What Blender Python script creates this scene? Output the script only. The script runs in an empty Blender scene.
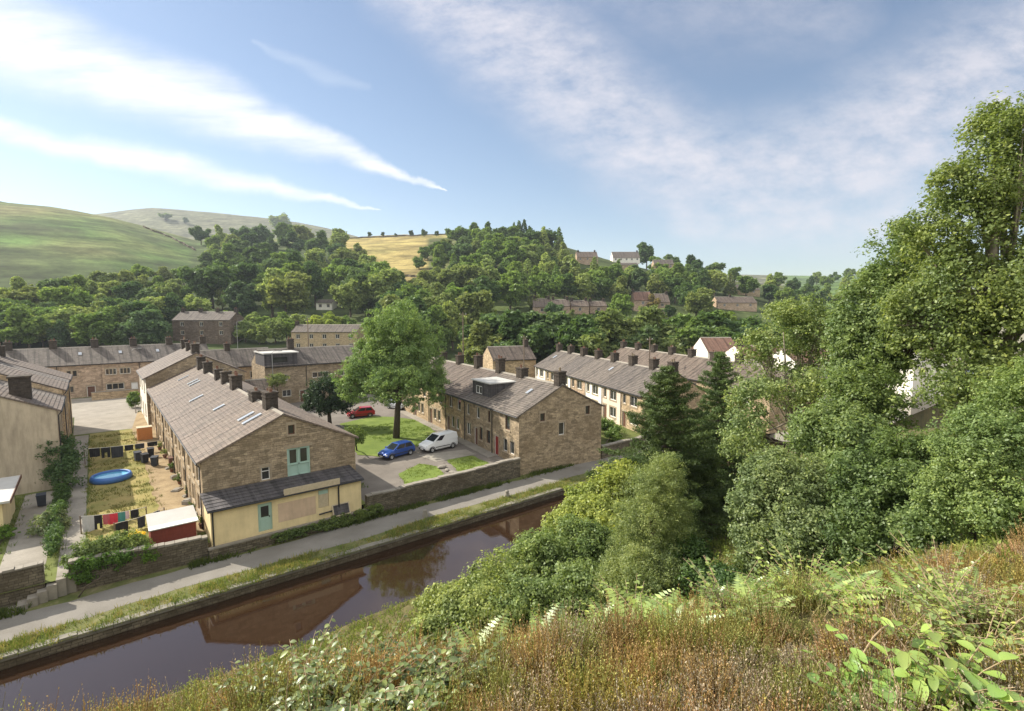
import bpy, math, random
import numpy as np
from mathutils import Vector, Matrix
R = math.radians
rng = np.random.default_rng(11)
rnd = random.Random(5)
sc = bpy.context.scene
col = sc.collection

# ------------------------------------------------------------------ camera frame (used to survey points on the ground)
F = 519.; CX = 512.; CY = 355.5; PIT = R(5.2); YAW = math.atan2(.627, .779)
FW = np.array([math.sin(YAW)*math.cos(PIT), math.cos(YAW)*math.cos(PIT), -math.sin(PIT)])
RT = np.array([math.cos(YAW), -math.sin(YAW), 0.]); UP = np.cross(RT, FW)
CAM = np.array([0., 0., 17.])
def ray(px, py): return FW*F + RT*(px-CX) - UP*(py-CY)
def P(px, py, z=1.):
    d = ray(px, py); return CAM + d*((z-CAM[2])/d[2])
def D(px, py, dep): return CAM + ray(px, py)/F*dep
def G2(px, dep):     # plan position at image column px, horizontal depth dep
    x = (px-CX)/F*dep
    return np.array([x*RT[0]+dep*math.sin(YAW), x*RT[1]+dep*math.cos(YAW)])

cam = bpy.data.cameras.new('camera'); co = bpy.data.objects.new('camera', cam); col.objects.link(co)
co.location = CAM; co.rotation_euler = (math.pi/2-PIT, 0, -YAW)
cam.sensor_width = 36; cam.lens = 36*F/1024; cam.clip_end = 9000; cam.clip_start = .05
sc.camera = co

# ------------------------------------------------------------------ helpers
def tag(o, label=None, cat=None, group=None, kind=None):
    if label: o['label'] = label
    if cat: o['category'] = cat
    if group: o['group'] = group
    if kind: o['kind'] = kind
    return o
def empty(name, loc=(0, 0, 0), rz=0):
    o = bpy.data.objects.new(name, None); col.objects.link(o); o.location = loc; o.rotation_euler = (0, 0, rz)
    o.empty_display_size = .3
    return o
def copy_tree(o, parent=None):
    c = o.copy(); col.objects.link(c)
    if parent: c.parent = parent
    for ch in o.children: copy_tree(ch, c)
    return c

class MB:
    def __init__(s): s.v = []; s.f = []; s.m = []; s.uv = []
    def face(s, pts, m=0, uv=None):
        n = len(s.v); s.v += [tuple(p) for p in pts]; s.f.append(tuple(range(n, n+len(pts)))); s.m.append(m)
        if uv is None:
            a = Vector(pts[0]); b = Vector(pts[1]); c = Vector(pts[2]); nn = (b-a).cross(c-a)
            if abs(nn.z) > .9*nn.length: uv = [(p[0], p[1]) for p in pts]
            elif abs(nn.x) > abs(nn.y): uv = [(p[1], p[2]) for p in pts]
            else: uv = [(p[0], p[2]) for p in pts]
        s.uv.append(uv)
    def obox(s, O, X, Y, Z, x0, x1, y0, y1, z0, z1, m=0):
        O, X, Y, Z = map(Vector, (O, X, Y, Z))
        c = [O+X*x+Y*y+Z*z for z in (z0, z1) for y in (y0, y1) for x in (x0, x1)]
        L = (x1-x0, y1-y0, z1-z0)
        for idx, a, b in (((0, 2, 3, 1), 1, 0), ((4, 5, 7, 6), 0, 1), ((0, 1, 5, 4), 0, 2), ((1, 3, 7, 5), 1, 2), ((3, 2, 6, 7), 0, 2), ((2, 0, 4, 6), 1, 2)):
            w, h = L[a], L[b]
            s.face([c[i] for i in idx], m, [(0, 0), (w, 0), (w, h), (0, h)])
    def box(s, x0, x1, y0, y1, z0, z1, m=0): s.obox((0, 0, 0), (1, 0, 0), (0, 1, 0), (0, 0, 1), x0, x1, y0, y1, z0, z1, m)
    def tube(s, pts, rad, n=6, m=0, cap=True):
        pts = [Vector(p) for p in pts]
        if not hasattr(rad, '__len__'): rad = [rad]*len(pts)
        base = len(s.v); ref = Vector((.13, .97, .2)).normalized()
        for i, p in enumerate(pts):
            t = (pts[min(i+1, len(pts)-1)]-pts[max(i-1, 0)])
            t = t.normalized() if t.length > 1e-9 else Vector((0, 0, 1))
            a = t.cross(ref)
            if a.length < .05: a = t.cross(Vector((1, 0, 0)))
            a.normalize(); b = t.cross(a)
            for k in range(n):
                an = 2*math.pi*k/n; s.v.append(tuple(p+(a*math.cos(an)+b*math.sin(an))*rad[i]))
        for i in range(len(pts)-1):
            for k in range(n):
                k2 = (k+1) % n
                s.f.append((base+i*n+k, base+i*n+k2, base+(i+1)*n+k2, base+(i+1)*n+k)); s.m.append(m); s.uv.append([(k/n, i), ((k+1)/n, i), ((k+1)/n, i+1), (k/n, i+1)])
        if cap:
            s.f.append(tuple(base+k for k in range(n))[::-1]); s.m.append(m); s.uv.append([(0, 0)]*n)
            s.f.append(tuple(base+(len(pts)-1)*n+k for k in range(n))); s.m.append(m); s.uv.append([(0, 0)]*n)
    def lathe(s, O, prof, n=12, m=0):
        O = Vector(O); base = len(s.v)
        for r_, z in prof:
            for k in range(n):
                a = 2*math.pi*k/n; s.v.append((O.x+r_*math.cos(a), O.y+r_*math.sin(a), O.z+z))
        for i in range(len(prof)-1):
            for k in range(n):
                k2 = (k+1) % n
                s.f.append((base+i*n+k, base+i*n+k2, base+(i+1)*n+k2, base+(i+1)*n+k)); s.m.append(m); s.uv.append([(0, 0), (1, 0), (1, 1), (0, 1)])
    def build(s, name, mats, parent=None, smooth=False):
        me = bpy.data.meshes.new(name); me.from_pydata(s.v, [], s.f)
        if not isinstance(mats, (list, tuple)): mats = [mats]
        for m in mats: me.materials.append(m)
        me.polygons.foreach_set('material_index', s.m)
        ul = me.uv_layers.new(name='UVMap')
        ul.data.foreach_set('uv', [c for f in s.uv for p in f for c in p])
        if smooth: me.polygons.foreach_set('use_smooth', [True]*len(s.f))
        me.update()
        o = bpy.data.objects.new(name, me); col.objects.link(o)
        if parent: o.parent = parent
        return o

def fastmesh(name, verts, quads, mats, mi=None, smooth=False, colr=None):
    me = bpy.data.meshes.new(name)
    verts = np.asarray(verts, dtype=np.float32); quads = np.asarray(quads, dtype=np.int32); k = quads.shape[1]
    me.vertices.add(len(verts)); me.vertices.foreach_set('co', verts.ravel())
    me.loops.add(quads.size); me.loops.foreach_set('vertex_index', quads.ravel())
    me.polygons.add(len(quads)); me.polygons.foreach_set('loop_start', np.arange(0, quads.size, k, dtype=np.int32))
    if not isinstance(mats, (list, tuple)): mats = [mats]
    for m in mats: me.materials.append(m)
    if mi is not None: me.polygons.foreach_set('material_index', np.asarray(mi, dtype=np.int32))
    if smooth: me.polygons.foreach_set('use_smooth', np.ones(len(quads), dtype=bool))
    if colr is not None:
        a = me.color_attributes.new('tint', 'FLOAT_COLOR', 'POINT'); c4 = np.ones((len(verts), 4), dtype=np.float32); c4[:, :3] = colr
        a.data.foreach_set('color', c4.ravel())
    me.update(calc_edges=True)
    return me
def link(name, me, parent=None, loc=None):
    o = bpy.data.objects.new(name, me); col.objects.link(o)
    if parent: o.parent = parent
    if loc is not None: o.location = loc
    return o

# ------------------------------------------------------------------ node materials
class N:
    def __init__(s, nt): s.nt = nt
    def n(s, typ, **kw):
        nd = s.nt.nodes.new(typ)
        for k, v in kw.items():
            if k.startswith('_'): setattr(nd, k[1:], v)
            else:
                key = int(k[1:]) if k[0] == 'i' and k[1:].isdigit() else k.replace('__', ' ')
                if isinstance(v, bpy.types.NodeSocket): s.nt.links.new(v, nd.inputs[key])
                else: nd.inputs[key].default_value = v
        return nd
    def math(s, op, a, b=0., c=0., clamp=False):
        nd = s.n('ShaderNodeMath', _operation=op, _use_clamp=clamp)
        for i, v in enumerate((a, b, c)):
            if isinstance(v, bpy.types.NodeSocket): s.nt.links.new(v, nd.inputs[i])
            else: nd.inputs[i].default_value = v
        return nd.outputs[0]
    def mix(s, fac, a, b, mode='MIX'):
        nd = s.n('ShaderNodeMix', _data_type='RGBA', _blend_type=mode)
        for i, v in ((0, fac), (6, a), (7, b)):
            if isinstance(v, bpy.types.NodeSocket): s.nt.links.new(v, nd.inputs[i])
            elif i == 0: nd.inputs[0].default_value = v
            else: nd.inputs[i].default_value = (*v[:3], 1)
        return nd.outputs[2]
    def ramp(s, fac, stops):
        nd = s.n('ShaderNodeValToRGB', Fac=fac); e = nd.color_ramp.elements
        while len(e) < len(stops): e.new(.5)
        for i, (p, c) in enumerate(stops):
            e[i].position = p; e[i].color = (*c, 1) if hasattr(c, '__len__') else (c, c, c, 1)
        return nd.outputs[0]
    def noise(s, vec, scale, detail=4, rough=.55):
        return s.n('ShaderNodeTexNoise', Vector=vec, Scale=scale, Detail=detail, Roughness=rough).outputs[0]
    def scl(s, vec, xyz):
        return s.n('ShaderNodeMapping', Vector=vec, Scale=xyz).outputs[0]
def mat(name):
    m = bpy.data.materials.new(name); m.use_nodes = True; nt = m.node_tree; nt.nodes.clear()
    n = N(nt); out = nt.nodes.new('ShaderNodeOutputMaterial')
    return m, n, out
def finish(n, out, color, rough=.8, bump=None, bstr=.4, bdist=.03, metallic=0., spec=.3, **kw):
    p = n.n('ShaderNodeBsdfPrincipled', Roughness=rough, Metallic=metallic, **kw)
    p.inputs['Specular IOR Level'].default_value = spec
    if isinstance(color, bpy.types.NodeSocket): n.nt.links.new(color, p.inputs['Base Color'])
    else: p.inputs['Base Color'].default_value = (*color, 1)
    if bump is not None:
        b = n.n('ShaderNodeBump', Strength=bstr, Distance=bdist, Height=bump); n.nt.links.new(b.outputs[0], p.inputs['Normal'])
    n.nt.links.new(p.outputs[0], out.inputs[0])
def plain(name, c, rough=.6, metallic=0., spec=.4, var=.15, sc_=6., coat=0.):
    m, n, out = mat(name)
    tc = n.n('ShaderNodeTexCoord').outputs['Object']
    f = n.noise(tc, sc_, 5, .6)
    cc = n.mix(f, tuple(x*(1-var) for x in c), tuple(min(1, x*(1+var)) for x in c))
    finish(n, out, cc, rough, metallic=metallic, spec=spec, **({'Coat__Weight': coat} if coat else {}))
    return m
def stone(name, c1, c2, mortar, bw=.5, bh=.22, stain=(.35, .33, .30), stainamt=.5, bstr=.6):
    m, n, out = mat(name)
    uv = n.n('ShaderNodeUVMap').outputs[0]; ob = n.n('ShaderNodeTexCoord').outputs['Object']
    wob = n.n('ShaderNodeMix', _data_type='VECTOR')
    nz = n.n('ShaderNodeTexNoise', Vector=uv, Scale=1.3, Detail=2.)
    vv = n.n('ShaderNodeVectorMath', _operation='MULTIPLY_ADD'); n.nt.links.new(nz.outputs['Color'], vv.inputs[0]); vv.inputs[1].default_value = (.12, .06, 0)
    n.nt.links.new(uv, vv.inputs[2])
    br = n.n('ShaderNodeTexBrick', Vector=vv.outputs[0], Scale=1., Color1=(*c1, 1), Color2=(*c2, 1), Mortar=(*mortar, 1))
    br.inputs['Mortar Size'].default_value = .012; br.inputs['Brick Width'].default_value = bw; br.inputs['Row Height'].default_value = bh
    br.inputs['Bias'].default_value = -.1; br.inputs['Mortar Smooth'].default_value = .3; br.offset_frequency = 2; br.squash = .7; br.squash_frequency = 3
    cells = n.n('ShaderNodeTexVoronoi', Vector=n.scl(vv.outputs[0], (1/bw*.8, 1/bh*.8, 1)), Scale=1.)
    cv = n.n('ShaderNodeSeparateColor', Color=cells.outputs['Color']).outputs[0]
    c = n.mix(.5, br.outputs['Color'], n.ramp(cv, [(0, .42), (.5, 1.), (1, 1.6)]), 'MULTIPLY')
    big = n.noise(ob, .35, 5, .6); st = n.ramp(big, [(.42, 0.), (.62, 1.)])
    streak = n.noise(n.scl(uv, (1.4, .22, 1)), 1.5, 5, .65); st2 = n.ramp(streak, [(.5, 0.), (.75, .8)])
    c = n.mix(n.math('MULTIPLY', st, stainamt), c, tuple(a*b*1.4 for a, b in zip(stain, c1)))
    c = n.mix(n.math('MULTIPLY', st2, stainamt), c, tuple(a*b for a, b in zip(stain, c1)))
    fine = n.noise(ob, 9., 4, .6); c = n.mix(.35, c, n.ramp(fine, [(.3, .55), (.7, 1.4)]), 'MULTIPLY')
    orr = n.n('ShaderNodeObjectInfo').outputs['Random']; c = n.mix(.22, c, n.ramp(orr, [(0, (.75, .75, .8)), (1, (1.25, 1.18, 1.05))]), 'MULTIPLY')
    hb = n.math('ADD', n.math('MULTIPLY', br.outputs['Fac'], -1.), n.math('MULTIPLY', fine, .8))
    finish(n, out, c, .9, hb, bstr, .03, spec=.15)
    return m
def slate(name, c1, c2, lichen=(.30, .27, .2), amt=.45):
    m, n, out = mat(name)
    uv = n.n('ShaderNodeUVMap').outputs[0]
    br = n.n('ShaderNodeTexBrick', Vector=uv, Scale=1., Color1=(*c1, 1), Color2=(*c2, 1), Mortar=(c1[0]*.35, c1[1]*.35, c1[2]*.35, 1))
    br.inputs['Mortar Size'].default_value = .012; br.inputs['Brick Width'].default_value = .55; br.inputs['Row Height'].default_value = .32
    c = br.outputs['Color']
    st = n.noise(n.scl(uv, (2.4, .16, 1)), 1.2, 5, .6); c = n.mix(.55, c, n.ramp(st, [(.3, .42), (.7, 1.5)]), 'MULTIPLY')
    bl = n.noise(uv, .9, 6, .65); c = n.mix(n.math('MULTIPLY', n.ramp(bl, [(.45, 0.), (.7, 1.)]), amt), c, lichen)
    cl_ = n.noise(n.scl(uv, (2.3, .05, 1)), 1., 2, .4); c = n.mix(.7, c, n.ramp(cl_, [(.40, .5), (.46, 1.), (.6, 1.1)]), 'MULTIPLY')
    mo = n.noise(uv, 2.7, 5, .7); c = n.mix(n.math('MULTIPLY', n.ramp(mo, [(.55, 0.), (.68, 1.)]), .5), c, (.045, .05, .03))
    orr = n.n('ShaderNodeObjectInfo').outputs['Random']; c = n.mix(.35, c, n.ramp(orr, [(0, (.7, .7, .74)), (1, (1.25, 1.2, 1.12))]), 'MULTIPLY')
    fine = n.noise(uv, 14., 3, .6); c = n.mix(.3, c, n.ramp(fine, [(.3, .6), (.7, 1.35)]), 'MULTIPLY')
    hb = n.math('ADD', n.math('MULTIPLY', br.outputs['Fac'], -1.), fine)
    finish(n, out, c, .75, hb, .5, .02, spec=.3)
    return m
def render_mat(name, c, stain=.35):
    m, n, out = mat(name)
    uv = n.n('ShaderNodeUVMap').outputs[0]; ob = n.n('ShaderNodeTexCoord').outputs['Object']
    st = n.ramp(n.noise(n.scl(uv, (1.1, .18, 1)), 1.6, 6, .65), [(.45, 0.), (.8, 1.)])
    cc = n.mix(n.math('MULTIPLY', st, stain), c, tuple(x*.45 for x in c))
    bl = n.ramp(n.noise(ob, .7, 5, .6), [(.3, .8), (.7, 1.15)]); cc = n.mix(.6, cc, bl, 'MULTIPLY')
    fine = n.noise(ob, 12., 4, .6)
    finish(n, out, cc, .85, fine, .3, .01, spec=.2)
    return m
def leafmat(name, c, trans=.3, var=.35, nsc=.35, usecol=False, gloss=.05, attr=False):
    m, n, out = mat(name)
    oi = n.n('ShaderNodeObjectInfo'); ge = n.n('ShaderNodeNewGeometry')
    cc = c
    if usecol: cc = n.mix(1., (c[0], c[1], c[2]), oi.outputs['Color'], 'MULTIPLY')
    if attr: cc = n.n('ShaderNodeAttribute', _attribute_name='tint').outputs['Color']
    isl = n.ramp(ge.outputs['Random Per Island'], [(0, (1-var, 1-var*.9, 1-var)), (.75, (1, 1, 1)), (1, (1+var*1.4, 1+var, 1+var*.5))])
    cc = n.mix(1., cc, isl, 'MULTIPLY')
    tc = n.n('ShaderNodeTexCoord').outputs['Object']
    nz = n.noise(tc, nsc, 3, .6); cc = n.mix(.6, cc, n.ramp(nz, [(.3, (.62, .7, .72)), (.7, (1.45, 1.28, .95))]), 'MULTIPLY')
    rr = n.ramp(oi.outputs['Random'], [(0, (.78, .86, .9)), (1, (1.2, 1.12, .95))]); cc = n.mix(.6, cc, rr, 'MULTIPLY')
    d = n.n('ShaderNodeBsdfDiffuse', Color=cc); t = n.n('ShaderNodeBsdfTranslucent', Color=n.mix(1., cc, (1.15, 1.2, .7), 'MULTIPLY'))
    mx = n.n('ShaderNodeMixShader', Fac=trans); n.nt.links.new(d.outputs[0], mx.inputs[1]); n.nt.links.new(t.outputs[0], mx.inputs[2])
    g = n.n('ShaderNodeBsdfGlossy', Roughness=.45, Color=(.8, .85, .8, 1)); m2 = n.n('ShaderNodeMixShader', Fac=gloss)
    n.nt.links.new(mx.outputs[0], m2.inputs[1]); n.nt.links.new(g.outputs[0], m2.inputs[2]); n.nt.links.new(m2.outputs[0], out.inputs[0])
    return m
def ground(name, stops, s1=.4, s2=4., bstr=.4, bdist=.05, rough=.95, attr=False):
    m, n, out = mat(name)
    tc = n.n('ShaderNodeTexCoord').outputs['Object']
    a = n.noise(tc, s1, 6, .6); b = n.noise(tc, s2, 5, .65)
    f = n.math('ADD', n.math('MULTIPLY', a, .65), n.math('MULTIPLY', b, .35))
    c = n.ramp(f, stops)
    if attr:
        c = n.mix(1., n.n('ShaderNodeAttribute', _attribute_name='tint').outputs['Color'], n.ramp(f, [(.36, .6), (.64, 1.4)]), 'MULTIPLY')
        te = n.noise(n.scl(tc, (.02, .02, .32)), 1., 5, .65); c = n.mix(.75, c, n.ramp(te, [(.36, .5), (.5, 1.), (.64, 1.45)]), 'MULTIPLY')
        pt = n.noise(tc, .09, 6, .7); c = n.mix(.6, c, n.ramp(pt, [(.4, .6), (.6, 1.3)]), 'MULTIPLY')
    finish(n, out, c, rough, b, bstr, bdist, spec=.1)
    return m

M = {}
M['stone'] = stone('gritstone', (.41, .325, .215), (.27, .215, .145), (.18, .145, .105), bw=.42, bh=.17, stainamt=.6)
M['stone_warm'] = stone('warm_gritstone', (.52, .40, .255), (.38, .29, .185), (.27, .21, .15), bw=.42, bh=.17, stainamt=.4)
M['stone_pink'] = stone('pinkish_gritstone', (.50, .375, .265), (.39, .29, .21), (.29, .225, .165), bw=.42, bh=.17, stainamt=.35)
M['stone_dark'] = stone('sooty_gritstone', (.21, .16, .12), (.13, .105, .085), (.07, .06, .05), stainamt=.5)
M['drywall'] = stone('drystone', (.20, .17, .12), (.11, .095, .07), (.035, .03, .024), bw=.42, bh=.16, stainamt=.6, bstr=1.)
M['chim'] = stone('chimney_stone', (.085, .07, .055), (.05, .042, .036), (.04, .035, .03), bw=.4, bh=.2, stainamt=.4)
M['dress'] = plain('dressed_stone', (.34, .275, .19), .85, var=.3, sc_=3)
M['cap'] = plain('coping_stone', (.24, .215, .175), .9, var=.4, sc_=2.5)
M['kerb'] = plain('canal_coping', (.19, .175, .14), .9, var=.5, sc_=1.6)
M['cream'] = render_mat('cream_render', (.74, .60, .34), .35)
M['tan_render'] = render_mat('tan_render', (.47, .395, .29), .95)
M['pink_render'] = render_mat('pale_pink_render', (.70, .58, .46), .25)
M['white_render'] = render_mat('white_render', (.78, .74, .64), .15)
M['yellow_brick'] = stone('buff_brick', (.46, .35, .22), (.40, .30, .19), (.4, .33, .22), bw=.23, bh=.08, stainamt=.1)
M['slate'] = slate('stone_slates', (.175, .135, .108), (.115, .09, .073), (.20, .17, .13))
M['slate_grey'] = slate('grey_slates', (.165, .14, .12), (.11, .095, .083), (.20, .175, .14), .4)
M['slate_dark'] = slate('dark_tiles', (.085, .078, .08), (.06, .056, .06), (.12, .11, .1), .25)
M['slate_red'] = slate('brown_tiles', (.22, .125, .09), (.16, .095, .07), (.25, .17, .12), .3)
M['flatroof'] = plain('grey_felt', (.42, .41, .38), .8, var=.15, sc_=1.5)
M['whitepaint'] = plain('white_paint', (.78, .77, .73), .45, var=.06)
M['brownpaint'] = plain('brown_paint', (.12, .055, .035), .5)
M['redpaint'] = plain('dark_red_paint', (.22, .025, .02), .5)
M['bluepaint'] = plain('duck_egg_paint', (.36, .50, .42), .5, var=.08)
M['darkmetal'] = plain('black_iron', (.022, .022, .024), .5)
M['greymetal'] = plain('galvanised', (.35, .35, .34), .45, metallic=.6)
M['creamwood'] = plain('weathered_board', (.48, .40, .27), .8, var=.3)
M['pot'] = plain('terracotta', (.17, .08, .05), .85)
M['potbuff'] = plain('buff_clay', (.22, .17, .11), .85)
M['lead'] = plain('lead_flashing', (.28, .29, .3), .55)
m, n, out = mat('window_glass'); tc = n.n('ShaderNodeTexCoord').outputs['Object']
finish(n, out, n.mix(n.noise(tc, .9, 2), (.012, .014, .015), (.06, .06, .055)), .06, spec=.7); M['glass'] = m
m, n, out = mat('skylight_glass'); finish(n, out, (.30, .33, .37), .12, spec=.8); M['skyglass'] = m
M['timber'] = plain('weathered_timber', (.16, .12, .085), .85, var=.4)
M['bark'] = plain('bark', (.085, .065, .045), .95, var=.5, sc_=9)
M['bark_pale'] = plain('pale_bark', (.26, .22, .16), .9, var=.4, sc_=7)
M['stem'] = plain('dry_stem', (.34, .25, .15), .9, var=.3)
M['asphalt'] = ground('asphalt_patched', [(.3, (.13, .115, .10)), (.7, (.22, .195, .165))], .5, 9., .2, .01)
M['concrete'] = ground('worn_concrete', [(.3, (.20, .18, .15)), (.7, (.34, .31, .26))], .6, 6., .2, .01)
M['towpath'] = ground('towpath_gravel', [(.3, (.15, .137, .115)), (.7, (.245, .228, .2))], .5, 12., .3, .01)
M['dirt'] = ground('trodden_earth', [(.3, (.17, .12, .07)), (.7, (.40, .31, .18))], .8, 5., .5, .03)
M['lawn'] = ground('mown_lawn', [(.3, (.09, .13, .03)), (.55, (.15, .2, .045)), (.75, (.25, .27, .08))], .5, 8., .6, .04)
M['garden'] = ground('patchy_garden_grass', [(.32, (.16, .17, .05)), (.5, (.24, .21, .075)), (.68, (.36, .27, .12))], .45, 6., .6, .04)
M['verge'] = ground('canal_verge', [(.3, (.06, .08, .025)), (.5, (.12, .13, .045)), (.7, (.25, .21, .12))], .8, 6., .7, .05)
M['valley'] = ground('valley_grass', [(.3, (.05, .07, .02)), (.7, (.12, .15, .05))], .03, .5, .6, .3, attr=True)
M['slope'] = ground('bank_soil', [(.3, (.06, .06, .025)), (.7, (.16, .13, .06))], .6, 6., .8, .05)
M['leaf'] = leafmat('foliage', (1., 1., 1.), usecol=True, trans=.4, gloss=.015)
M['leafnear'] = leafmat('foliage_near', (1., 1., 1.), usecol=True, trans=.42, nsc=.5, gloss=.02)
M['needle'] = leafmat('needles', (1., 1., 1.), usecol=True, trans=.25, nsc=.5, gloss=.02)
M['heath'] = leafmat('heather_sprigs', (1, 1, 1), attr=True, trans=.25, nsc=1.5, gloss=.0, var=.14)
M['herb'] = leafmat('broad_leaves', (1., 1., 1.), usecol=True, trans=.4, nsc=3., gloss=.08)

# water
m, n, out = mat('peaty_water'); tc = n.n('ShaderNodeTexCoord').outputs['Object']
rip = n.noise(n.scl(tc, (1, 1, 1)), 1.2, 3, .5); rip2 = n.noise(tc, 5., 2, .5)
finish(n, out, n.mix(n.noise(tc, .15, 3), (.022, .0115, .006), (.034, .018, .0095)), .035, n.math('ADD', rip, n.math('MULTIPLY', rip2, .25)), .09, .02, spec=.5, IOR=1.75)
M['water'] = m

# ------------------------------------------------------------------ terrain
TS = [-900, -400, 0, 60, 120, 200, 250, 300, 350, 400, 500, 540, 600, 650, 700, 760, 800, 850, 900, 1000, 1300, 2200]
SS = [120, 150, 199, 206, 217, 240, 238, 238, 237, 235, 233, 238, 258, 270, 278, 284, 286, 280, 270, 262, 230, 200]
D1 = [380, 380, 400, 410, 430, 470, 500, 540, 570, 580, 520, 480, 440, 430, 430, 460, 560, 700, 760, 760, 700, 600]
D0 = [105, 105, 125, 128, 130, 135, 138, 138, 138, 138, 135, 135, 135, 135, 140, 150, 160, 170, 180, 190, 200, 200]
D0X = 0
T2 = [-900, 0, 60, 130, 160, 210, 260, 300, 330, 360, 420, 2200]
S2 = [240, 225, 222, 213, 210, 214, 219, 224, 230, 238, 270, 300]
def wave(x, y, s, seed=0):
    r = np.random.default_rng(seed); h = 0
    for i in range(7):
        a = r.uniform(0, 6.28); k = s*(1.6**i)/1.; h = h+np.sin((x*np.cos(a)+y*np.sin(a))*k+r.uniform(0, 6.28))/(1.5**i)
    return h*.5
def skyz(t, S, dep):   # height of the ground that reaches image row S at depth dep
    d0 = FW[2]*F+(-UP[2])*(S-CY); fwd = (FW[0]*F-UP[0]*(S-CY))*math.sin(YAW)+(FW[1]*F-UP[1]*(S-CY))*math.cos(YAW)
    return 17+d0/fwd*dep
def zv(u, v):
    u = np.asarray(u, float); v = np.asarray(v, float)
    x = u*RT[0]+v*RT[1]; y = u*math.sin(YAW)+v*math.cos(YAW)
    r = np.hypot(x, y); yy = np.maximum(y, r*.22+1e-6)
    t = np.clip(512+519*x/yy, -900, 2200); c = np.sqrt(1+((t-512)/519)**2)
    dep = np.where(y > r*.22, y, r/c)
    d0 = np.interp(t, TS, D0); d1 = np.interp(t, TS, D1); S = np.interp(t, TS, SS)
    zr = skyz(t, S, d1)
    s = np.clip((dep-d0)/(d1-d0), 0, None)
    f = np.where(s < 1, .75*s+.25*s*s*(3-2*s), 1-.12*(s-1))
    z = 1+(zr-1)*f
    z = z+wave(u, v, .012, 1)*3.*np.clip(s*2, 0, 1)*np.clip((1-s)*3, 0, 1)+wave(u, v, .05, 2)*.5*np.clip(s*4, 0, 1)
    dd = 1350.; z2 = skyz(t, np.interp(t, T2, S2), dd)*np.exp(-((dep-dd)/430.)**2)
    z = np.where(dep > d1, np.maximum(z, z2), z)
    # flat village floor, softened foot
    return np.where(dep < d0, 1., z)
def zs(u, v):          # the camera's side of the canal
    u = np.asarray(u, float); v = np.asarray(v, float)
    zk = 15.4-.24*v-.12*u; z2 = 17.4-.72*v-.29*u; low = .3+.36*(26-v); z3 = .3+.75*(26-v)
    z = np.minimum(np.minimum(zk, np.maximum(z2, low)), z3)
    far = np.clip((np.hypot(u, v)-3)/12, 0, 1)
    z = z-.42*np.exp(-(np.hypot(u, v)/14)**2)+wave(u, v, .5, 3)*.25*far+wave(u, v, 2.2, 4)*.035
    return np.where(v > 24.5, np.minimum(z, .35), z)

th = np.radians(np.linspace(-78, 80, 320)); rr = np.concatenate([[0], np.geomspace(1., 2400, 210)])
TH, RR = np.meshgrid(th, rr); r0 = 39.7/np.cos(TH); RAD = r0+RR
U = RAD*np.sin(TH); V = RAD*np.cos(TH)
Z = zv(U, V)
nr, nc_ = U.shape
idx = np.arange(nr*nc_).reshape(nr, nc_)
q = np.stack([idx[:-1, :-1], idx[:-1, 1:], idx[1:, 1:], idx[1:, :-1]], -1).reshape(-1, 4)
# land cover colours: what grows there
X_ = U*RT[0]+V*RT[1]; Y_ = np.maximum(U*math.sin(YAW)+V*math.cos(YAW), 1); T_ = 512+519*X_/Y_
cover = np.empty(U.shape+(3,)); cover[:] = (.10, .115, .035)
def bl(mask, c):
    global cover
    m_ = np.clip(mask, 0, 1)[..., None]; cover = cover*(1-m_)+np.array(c)*m_
w1 = wave(U, V, .02, 8); w2 = wave(U, V, .06, 9)
bl(((T_ < 330) & (Y_ > 190))*1., (.07, .118, .03))
bl(np.clip(w1*1.3, 0, 1)*((T_ < 330) & (Y_ > 180)), (.15, .15, .06))
bl(np.clip(w2*1.6-.2, 0, 1)*((T_ < 330) & (Y_ > 180)), (.065, .085, .03))
bl(((T_ > 340) & (T_ < 530) & (Y_ > 330))*1., (.27, .215, .08))
bl(((T_ > 340) & (T_ < 530) & (Y_ > 330))*np.clip(w1+.1, 0, 1), (.19, .20, .065))
bl(((T_ > 370) & (T_ < 520) & (Y_ > 230) & (Y_ <= 330))*.8, (.20, .15, .06))
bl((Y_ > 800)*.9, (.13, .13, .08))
bl(((T_ > 780) & (Y_ > 250))*1., (.10, .15, .05))
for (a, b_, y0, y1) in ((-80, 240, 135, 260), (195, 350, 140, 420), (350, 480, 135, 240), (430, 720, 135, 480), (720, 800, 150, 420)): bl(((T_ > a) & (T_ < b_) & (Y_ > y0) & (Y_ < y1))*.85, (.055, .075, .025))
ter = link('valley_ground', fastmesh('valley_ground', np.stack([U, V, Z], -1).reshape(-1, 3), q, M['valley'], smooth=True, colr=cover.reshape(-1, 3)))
tag(ter, 'grassy valley floor and hillsides rising behind the village', kind='structure')

us = np.concatenate([np.linspace(-90, -12, 24), np.linspace(-10, 16, 120), np.linspace(16.5, 50, 50), np.linspace(54, 200, 24)])
vs = np.concatenate([np.linspace(-50, -4, 12), np.linspace(-3, 12, 90), np.linspace(12.4, 26.2, 34)])
U2, V2 = np.meshgrid(us, vs); Z2 = zs(U2, V2); nr2, nc2 = U2.shape
Z2[-1, :] = -1.6
idx = np.arange(nr2*nc2).reshape(nr2, nc2); q = np.stack([idx[:-1, :-1], idx[:-1, 1:], idx[1:, 1:], idx[1:, :-1]], -1).reshape(-1, 4)
tag(link('near_hillside', fastmesh('near_hillside', np.stack([U2, V2, Z2], -1).reshape(-1, 3), q, M['slope'], smooth=True)), 'steep near bank dropping to the canal', kind='structure')

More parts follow.
